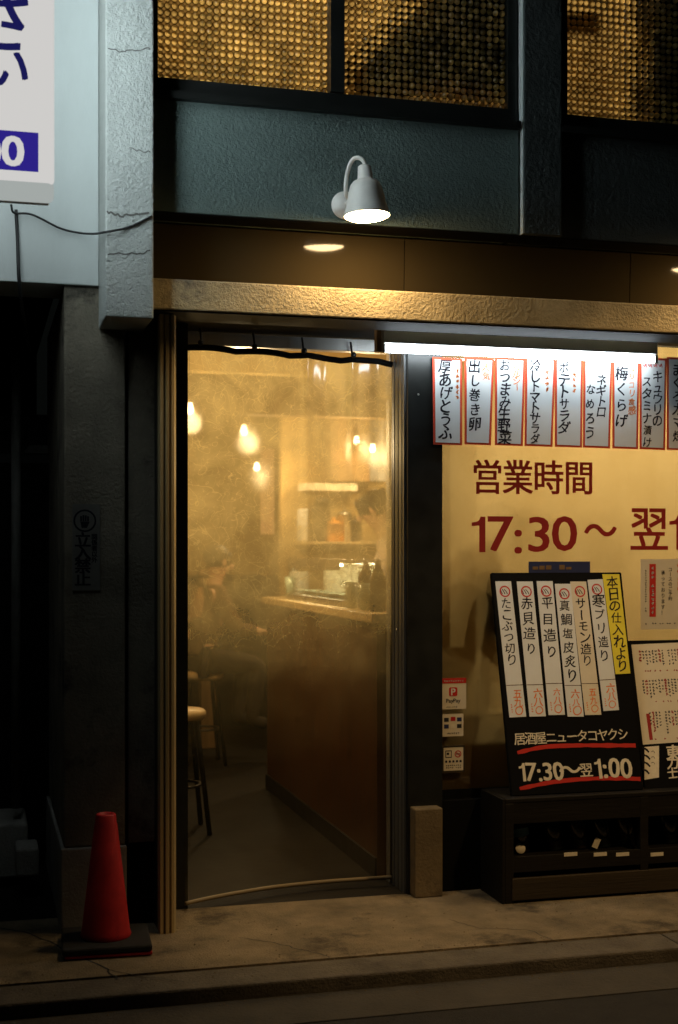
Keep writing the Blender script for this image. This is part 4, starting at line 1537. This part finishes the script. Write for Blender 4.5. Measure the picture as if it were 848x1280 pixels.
obj('case_top', bx(xk + .04, xk + .27, sy0, sy1, 1.442, 1.46, bev=.004), M['steel'], pc)
obj('front_lip', bx(xk + .036, xk + .0435, sy0 - .003, sy1 + .003, 1.405, 1.462), M['steel'], pc)
obj('back_panel', bx(xk + .262, xk + .268, sy0, sy1, 1.252, 1.44), M['paper_cream'], pc)
obj('strip_light', bx(xk + .05, xk + .065, sy0 + .02, sy1 - .02, 1.425, 1.438), M['case_light'], pc)
for i in range(5):
    yy = sy0 + .14 + i * .23
    b = BM()
    lathe(b, [(0, 0), (.05, 0), (.075, .02), (.072, .022), (.048, .006), (0, .006)], (xk + .15, yy, 1.253), 20)
    tag(obj('plate', b, M['glass_green'], None, True), 'small plate inside the lit showcase on the counter', 'plate', 'plates in the showcase')
b = BM()
lathe(b, [(0, 0), (.055, 0), (.062, .02), (.062, .15), (.056, .16), (.05, .15), (.05, .02), (0, .02)], (xk + .16, 8.16, 1.217), 24)
tag(obj('ceramic_jar', b, M['paper'], None, True), 'white ceramic jar standing on the counter beyond the showcase', 'jar')
for i, (yy, xx, kind) in enumerate(((6.15, .07, 1), (6.24, .12, 0), (6.33, .06, 0), (6.46, .1, 1), (6.58, .06, 0), (8.02, .07, 0), (8.3, .16, 1))):
    b = BM()
    if kind:
        lathe(b, [(0, 0), (.037, 0), (.039, .01), (.039, .16), (.015, .21), (.014, .25), (0, .25)], (xk + xx, yy, 1.217), 18)
        tag(obj('bottle', b, M['bottle_brown'], None, True), 'dark bottle standing on the bar counter ' + ('nearest the door' if i == 0 else 'near the showcase' if i == 3 else 'at its far end'), 'bottle')
    else:
        lathe(b, [(0, 0), (.03, 0), (.036, .13), (.033, .13), (.028, .008), (0, .008)], (xk + xx, yy, 1.217), 18)
        tag(obj('drinking_glass', b, M['glass_green'], None, True), ('pale glass tumbler beside the bottles on the counter nearest the door' if yy < 7 else 'pale glass tumbler beside the white jar on the counter'), 'glass', 'tumblers on the bar counter')
# kitchen behind the counter
struct('kitchen_floor', bx(xk + .61, XR, 6.7, 9.85, -.001, .13), M['floor_dark'])
yw = 9.9
kw = thing('kitchen_wall', 'yellowed kitchen back wall with a shelf, a cupboard and a white panel', 'wall', (2.9, yw, 0))
obj('wall_face', bx(X(352, yw), XR - .01, yw, yw + .1, 0, 2.699), M['plaster_warm'], kw)
obj('cupboard', bx(X(402, yw), X(450, yw), yw - .28, yw - .001, Z(402, 604, yw), Z(402, 505, yw), bev=.008), M['wood_warm'], kw)
obj('white_panel', bx(X(452, yw), X(494, yw), yw - .05, yw - .001, Z(470, 602, yw), Z(470, 515, yw), bev=.004), M['paper'], kw)
obj('shelf', bx(X(368, yw), X(495, yw), yw - .3, yw - .001, Z(400, 677, yw) - .02, Z(400, 677, yw)), M['counter_top'], kw)
obj('upper_shelf', bx(X(372, yw), X(436, yw), yw - .25, yw - .001, Z(400, 615, yw), Z(400, 606, yw)), M['paper_cream'], kw)
zsf = Z(400, 677, yw) + .001
for px, rr, hh, mt, nm, lab in ((390, .085, .22, 'pot', 'stock_pot', 'dark pot on the kitchen shelf beside the white box'), (403, .06, .30, 'pot', 'stock_pot', 'taller dark pot on the kitchen shelf'),
                                (417, .09, .13, 'orange_glaze', 'bowl', 'orange enamel bowl on the kitchen shelf'), (431, .06, .2, 'steel', 'canister', 'steel canister on the kitchen shelf'), (444, .05, .14, 'pot', 'stock_pot', 'small dark pot at the right end of the kitchen shelf')):
    b = BM()
    lathe(b, [(0, 0), (rr * .95, 0), (rr, .01), (rr, hh), (rr * 1.05, hh), (rr * .6, hh + .02), (rr * .15, hh + .03), (rr * .15, hh + .05), (0, hh + .05)], (X(px, yw - .15), yw - .15, zsf), 20)
    tag(obj(nm, b, M[mt], None, True), lab, 'pot' if nm == 'stock_pot' else nm)
tag(obj('storage_box', bx(X(374, yw - .15), X(383, yw - .15), yw - .22, yw - .08, zsf, zsf + .24, bev=.008), M['paper']), 'upright white box at the left end of the kitchen shelf', 'box')
# work bench with steel shelf under the cook's hands
wb = thing('work_bench', 'steel kitchen bench with a raised ledge behind the counter', 'bench', (2.5, 8.75, .13))
obj('bench_top', bx(xk + .61, 3.6, 8.45, 9.1, 1.0, 1.05, bev=.005), M['steel'], wb)
obj('bench_front', bx(xk + .61, 3.6, 8.47, 8.49, .14, .998), M['steel'], wb)
obj('ledge', bx(xk + .61, 3.6, 8.9, 9.1, 1.25, 1.28), M['steel'], wb)
for xx in (xk + .63, 3.56):
    obj('leg', bx(xx, xx + .04, 8.95, 8.99, 1.051, 1.249), M['steel'], wb)

# pendant bulbs
def pendant(px, py, y, first=None, lab=None, power=P_PENDANT):
    p = at(px, py, y)
    if first is None:
        o = thing('pendant_bulb', lab, 'pendant lamp', p, group='bare pendant bulbs inside the restaurant')
        b = BM()
        lathe(b, [(0, -.022), (.012, -.019), (.02, -.008), (.022, .004), (.018, .020), (.013, .04)], p, 18)
        obj('bulb', b, M['bulb'], o, True)
        b = BM()
        lathe(b, [(.0145, .04), (.017, .045), (.017, .085), (.006, .095), (0, .095)], p, 14)
        obj('socket', b, M['black_matt'], o, True)
        b = BM()
        tube(b, [p + Vector((0, 0, .09)), Vector((p.x, p.y, 2.699))], .003, 6)
        obj('cord', b, M['cable'], o)
    else:
        o = dup(first, p, lab)
    point_light('pendant_light', p + Vector((0, 0, -.07)), power, WARM, .05)
    return o
pd = pendant(305, 540, 7.6, None, 'bare bulb glowing brightest at the middle of the hazy doorway')
pendant(321, 585, 9.6, pd, 'bare bulb glowing below and right of the brightest one')
pendant(237, 513, 6.9, pd, 'bare bulb glowing at the left edge of the doorway')
pendant(446, 552, 9.3, pd, 'faint small bulb in front of the kitchen cupboard', P_PENDANT * .9)
pendant(466, 562, 9.2, pd, 'small bulb glowing against the white kitchen panel', P_PENDANT * .9)
pendant(640, 488, 6.4, pd, 'bulb behind the yellow window film near the heading', P_PENDANT * .85)
pendant(800, 494, 6.4, pd, 'bulb behind the yellow window film near the paper strips at right', P_PENDANT * .75)

# hanging paper banner, seats, table
bn = bx(X(326, 9.0), X(343, 9.0), 9.0, 9.012, Z(335, 668, 9.0), Z(335, 560, 9.0))
tag(obj('paper_banner', bn, M['banner_pink']), 'narrow pale pink paper banner hanging in the middle of the room', 'banner')

def stool(name, loc, label):
    o = thing(name, label, 'stool', loc, group='round stools in the aisle')
    x, y, _ = loc
    b = BM()
    lathe(b, [(0, .60), (.14, .60), (.155, .615), (.155, .64), (.14, .655), (0, .66)], (x, y, 0), 24)
    obj('seat', b, M['counter_top'], o, True)
    for sx in (-1, 1):
        for sy in (-1, 1):
            b = BM()
            tube(b, [(x + sx * .09, y + sy * .09, .60), (x + sx * .15, y + sy * .15, 0)], .014, 8)
            obj('leg', b, M['black_matt'], o, True)
    b = BM()
    tube(b, [(x + .125 * math.cos(a * math.pi / 12), y + .125 * math.sin(a * math.pi / 12), .25) for a in range(25)], .008, 8)
    obj('foot_ring', b, M['pot'], o, True)
    return o
st = stool('stool', (1.03, 7.2, 0), 'pale topped stool just inside the left edge of the doorway')
dup(st, Vector((1.52, 9.45, 0)), 'stool under the seated customer at the middle of the doorway')
dup(st, Vector((1.12, 9.8, 0)), 'stool under the seated customer at the left of the doorway')
tb = thing('table', 'small dark table against the left wall of the room', 'table', (1.0, 10.7, 0))
obj('tabletop', bx(.72, 1.35, 10.35, 11.1, .70, .735, bev=.006), M['wood_warm'], tb)
for xx in (.75, 1.29):
    for yy in (10.38, 11.03):
        obj('leg', bx(xx, xx + .04, yy, yy + .04, 0, .699), M['wood_warm'], tb)
bs = thing('occluding_bench', 'unseen bench added behind the yellow window film to shade its foot', 'bench', (3.2, 6.0, 0))  # occluder added to darken the lower film
obj('backrest', bx(1.99, 4.5, 5.735, 5.765, .0, .80, bev=.006), M['wood_warm'], bs)
obj('seat', bx(2.5, 4.5, 5.771, 5.95, .40, .45), M['wood_warm'], bs)
pp = thing('wooden_post', 'dark wooden post standing in the aisle behind the curtain', 'post', (X(259, 10.2), 10.2, 0))
obj('shaft', bx(X(250, 10.2), X(269, 10.2), 10.15, 10.27, 0, 1.32, bev=.006), M['wood_warm'], pp)
obj('cap', bx(X(248, 10.2), X(271, 10.2), 10.13, 10.29, 1.321, 1.36, bev=.006), M['wood_warm'], pp)

# =================================================================== PEOPLE
def skin_obj(name, joints, edges, mat, parent, sub=2, root=0, label=None):
    """JOINTS [(pos, radius or (rx, ry))] grown into one continuous surface"""
    org = ORG.get(parent, Vector((0, 0, 0)))
    me = bpy.data.meshes.new(name)
    me.from_pydata([Vector(p) - org for p, _ in joints], edges, [])
    me.materials.append(mat)
    o = bpy.data.objects.new(name, me)
    COL.objects.link(o)
    o.parent = parent
    m = o.modifiers.new("skin", 'SKIN')
    m.use_smooth_shade = True
    sv = me.skin_vertices[0].data
    for i, (_, r) in enumerate(joints):
        sv[i].radius = r if isinstance(r, tuple) else (r, r)
        sv[i].use_root = i == root
    s = o.modifiers.new("sub", 'SUBSURF')
    s.levels = s.render_levels = sub
    ORG[o] = org
    return o

def person(loc, yaw, label, J, shirt, trousers, long=True):
    """J: named joints in the figure's own space (x right, y forward, z up)"""
    o = thing('person', label, 'person', loc)
    mt = Matrix.Translation(loc) @ Matrix.Rotation(yaw, 4, 'Z')
    def w(p):
        return mt @ Vector(p)
    names = ['pelvis', 'belly', 'chest', 'neck0', 'neck1', 'skull', 'crown',
             'shL', 'elL', 'wrL', 'shR', 'elR', 'wrR', 'hipL', 'knL', 'anL', 'toL', 'hipR', 'knR', 'anR', 'toR']
    rad = dict(pelvis=(.14, .10), belly=(.13, .095), chest=(.155, .10), neck0=.06, neck1=.052, skull=(.078, .095), crown=(.062, .075),
               shL=.058, elL=.042, wrL=.028, shR=.058, elR=.042, wrR=.028, hipL=.085, knL=.058, anL=.04, toL=.035, hipR=.085, knR=.058, anR=.04, toR=.035)
    idx = {n: i for i, n in enumerate(names)}
    E = [('pelvis', 'belly'), ('belly', 'chest'), ('chest', 'neck0'), ('neck0', 'neck1'), ('neck1', 'skull'), ('skull', 'crown'),
         ('chest', 'shL'), ('shL', 'elL'), ('elL', 'wrL'), ('chest', 'shR'), ('shR', 'elR'), ('elR', 'wrR'),
         ('pelvis', 'hipL'), ('hipL', 'knL'), ('knL', 'anL'), ('anL', 'toL'), ('pelvis', 'hipR'), ('hipR', 'knR'), ('knR', 'anR'), ('anR', 'toR')]
    joints = [(w(J[n]), rad[n]) for n in names]
    edges = [(idx[a], idx[c]) for a, c in E]
    # hands: palm, four fingers and a thumb grown from each wrist
    for s, wr, el in ((-1, 'wrL', 'elL'), (1, 'wrR', 'elR')):
        f = (Vector(J[wr]) - Vector(J[el])).normalized()
        side = f.cross(Vector((0, 0, 1))).normalized()
        up = side.cross(f)
        k = len(joints)
        joints.append((w(Vector(J[wr]) + f * .055), (.034, .017)))
        edges.append((idx[wr], k))
        for q in range(4):
            base = Vector(J[wr]) + f * .095 + side * (q - 1.5) * .021
            n0 = len(joints)
            ln = (.028, .034, .032, .024)[q]
            joints.append((w(base), .0095))
            joints.append((w(base + f * ln - up * .012), .009))
            joints.append((w(base + f * ln * 1.6 - up * .036), .008))
            edges += [(k, n0), (n0, n0 + 1), (n0 + 1, n0 + 2)]
        n0 = len(joints)
        tb_ = Vector(J[wr]) + f * .04 - side * s * .036
        joints.append((w(tb_), .011))
        joints.append((w(tb_ + f * .035 - side * s * .016 - up * .01), .0095))
        edges += [(k, n0), (n0, n0 + 1)]
    skin_obj('body', joints, edges, M['skin'], o)
    # shirt with sleeves to just below the elbow, trousers
    def cloth(name, seq, ed, mat, grow):
        nm = {n: i for i, n in enumerate(seq)}
        jj = []
        for n in seq:
            r = rad[n.split('+')[0]]
            r = tuple(q + grow for q in r) if isinstance(r, tuple) else r + grow
            jj.append((w(J[n.split('+')[0]]), r))
        return skin_obj(name, jj, [(nm[a], nm[c]) for a, c in ed], mat, o)
    cloth('shirt', ['belly', 'pelvis', 'chest', 'neck0', 'shL', 'elL', 'shR', 'elR'] + (['wrL', 'wrR'] if long else []),
          [('belly', 'pelvis'), ('belly', 'chest'), ('chest', 'neck0'), ('chest', 'shL'), ('shL', 'elL'), ('chest', 'shR'), ('shR', 'elR')]
          + ([('elL', 'wrL'), ('elR', 'wrR')] if long else []), shirt, .016)
    cloth('trousers', ['pelvis', 'hipL', 'knL', 'anL', 'toL', 'hipR', 'knR', 'anR', 'toR'],
          [('pelvis', 'hipL'), ('hipL', 'knL'), ('knL', 'anL'), ('anL', 'toL'), ('pelvis', 'hipR'), ('hipR', 'knR'), ('knR', 'anR'), ('anR', 'toR')], trousers, .013)
    # head details: face direction follows the head's own tilt
    sk, cr, nk = Vector(J['skull']), Vector(J['crown']), Vector(J['neck1'])
    upv = (cr - nk).normalized()
    fw = Vector(J.get('face', (0, 1, 0))).normalized()
    fw = (fw - upv * fw.dot(upv)).normalized()
    rt = fw.cross(upv)
    c0 = sk + upv * .035
    def ell(bm, c, r, axes, seg=16, rings=10, clip=None):
        g = []
        for j in range(rings + 1):
            th = math.pi * j / rings
            row_ = []
            for i in range(seg):
                ph = 2 * math.pi * i / seg
                v = axes[0] * (r[0] * math.sin(th) * math.cos(ph)) + axes[1] * (r[1] * math.sin(th) * math.sin(ph)) + axes[2] * (r[2] * math.cos(th))
                row_.append(bm.verts.new(mt @ (c + v)))
            g.append(row_)
        for j in range(rings):
            for i in range(seg):
                bm.faces.new((g[j][i], g[j][(i + 1) % seg], g[j + 1][(i + 1) % seg], g[j + 1][i]))
    ax = (rt, fw, upv)
    b = BM()
    ell(b, c0 + upv * .022 - fw * .022, (.090, .098, .095), ax, 22, 14)
    for q in range(26):     # loose locks over the fringe, sides and nape
        a = random.uniform(0, 2 * math.pi)
        d = rt * math.cos(a) * .082 + fw * (math.sin(a) * .088 - .018)
        ell(b, c0 + d + upv * random.uniform(.01, .06), (.022, .022, random.uniform(.035, .05)), ax, 8, 6)
    obj('hair', b, M['hair'], o, True)
    b = BM()
    ell(b, c0 + fw * .097 - upv * .022, (.012, .018, .024), ax, 8, 6)
    for s in (-1, 1):
        ell(b, c0 + rt * s * .083 - upv * .01 - fw * .005, (.010, .020, .032), ax, 8, 6)
    obj('nose_and_ears', b, M['skin'], o, True)
    b = BM()
    for s in (-1, 1):
        ell(b, c0 + rt * s * .032 + fw * .080 + upv * .005, (.013, .010, .007), ax, 8, 6)
    ell(b, c0 + fw * .083 - upv * .058, (.024, .008, .005), ax, 8, 6)
    obj('eyes_and_mouth', b, M['hair'], o, True)
    return o

STAND = dict(pelvis=(0, -.02, .93), belly=(0, 0, 1.1), chest=(0, .07, 1.31), neck0=(0, .13, 1.46), neck1=(0, .16, 1.53), skull=(0, .20, 1.60), crown=(0, .225, 1.68),
             shL=(-.18, .09, 1.39), elL=(-.24, .2, 1.14), wrL=(-.14, .42, 1.10), shR=(.18, .09, 1.39), elR=(.24, .2, 1.14), wrR=(.14, .42, 1.10),
             hipL=(-.09, -.02, .88), knL=(-.10, .0, .48), anL=(-.10, -.03, .08), toL=(-.11, .12, .04),
             hipR=(.09, -.02, .88), knR=(.10, .0, .48), anR=(.10, -.03, .08), toR=(.11, .12, .04), face=(0, .8, -.45))
SIT = dict(pelvis=(0, -.02, .75), belly=(0, .01, .92), chest=(0, .06, 1.12), neck0=(0, .09, 1.26), neck1=(0, .11, 1.33), skull=(0, .135, 1.40), crown=(0, .145, 1.485),
           shL=(-.18, .05, 1.20), elL=(-.23, .16, .96), wrL=(-.12, .36, .94), shR=(.18, .05, 1.20), elR=(.23, .16, .96), wrR=(.12, .36, .94),
           hipL=(-.09, .03, .735), knL=(-.12, .40, .70), anL=(-.12, .33, .30), toL=(-.13, .46, .27),
           hipR=(.09, .03, .735), knR=(.12, .40, .70), anR=(.12, .33, .30), toR=(.13, .46, .27), face=(0, .9, -.3))
pk = at(474, 640, 7.9)
person((pk.x + .18, 7.9, .131), R(68), 'cook in a pale shirt bending over the work behind the counter', STAND, M['shirt_pale'], M['cloth_dark'])
person((1.12, 9.78, .0), R(-150), 'customer in dark clothes seated at the left of the hazy doorway', SIT, M['cloth_dark'], M['cloth_dark'])
person((1.52, 9.42, .0), R(-75), 'customer in brown clothes seated beside the bar counter', SIT, M['cloth_brown'], M['cloth_dark'])
person((2.10, 5.93, 0), R(-88), 'standing figure showing as a soft shadow through the yellow window film', STAND, M['cloth_dark'], M['cloth_dark'])

# =================================================================== UPSTAIRS: LAMP AND SILHOUETTES BEHIND THE PEBBLED GLASS
ul = thing('ceiling_lamp', 'warm lamp in the room upstairs behind the pebbled glass', 'ceiling lamp', (1.1, 6.3, 4.9))
b = BM()
lathe(b, [(0, 0), (.10, .01), (.15, .05), (.15, .08), (0, .08)], (1.1, 6.3, 4.6), 24)
obj('lamp_globe', b, M['bulb'], ul, True)
b = BM()
tube(b, [(1.1, 6.3, 4.68), (1.1, 6.3, 5.2)], .006, 8)
obj('cord', b, M['cable'], ul)
point_light('ceiling_light', (1.1, 6.3, 4.5), P_UPSTAIRS, WARM, .12, ul)
ub = point_light('ceiling_light', (2.6, 6.2, 4.4), P_UPSTAIRS * .6, WARM, .12)
yk = 5.33
def cutout(px, d, name, lab, cat):  # dark shapes placed behind the panes to block the room light
    b = BM()
    prism(b, [at(p[0], p[1], yk) for p in px], (0, d, 0))
    tag(obj(name, b, M['black_matt']), lab, cat)
cutout([(520, -140), (520, -12), (484, 24), (434, 76), (426, 100), (470, 122), (560, 112), (640, 128), (640, -140)], .03, 'light_blocker', 'slanting dark sheet added to block light behind the middle upstairs window', 'screen')
cutout([(784, 170), (784, -140), (1000, -140), (1000, 170)], .03, 'light_blocker', 'upright dark sheet added to block light behind the right upstairs window', 'screen')
cutout([(700, 12), (742, 12), (742, 30), (700, 30)], .03, 'wooden_bar', 'short dark bar showing through the right upstairs window', 'bar')
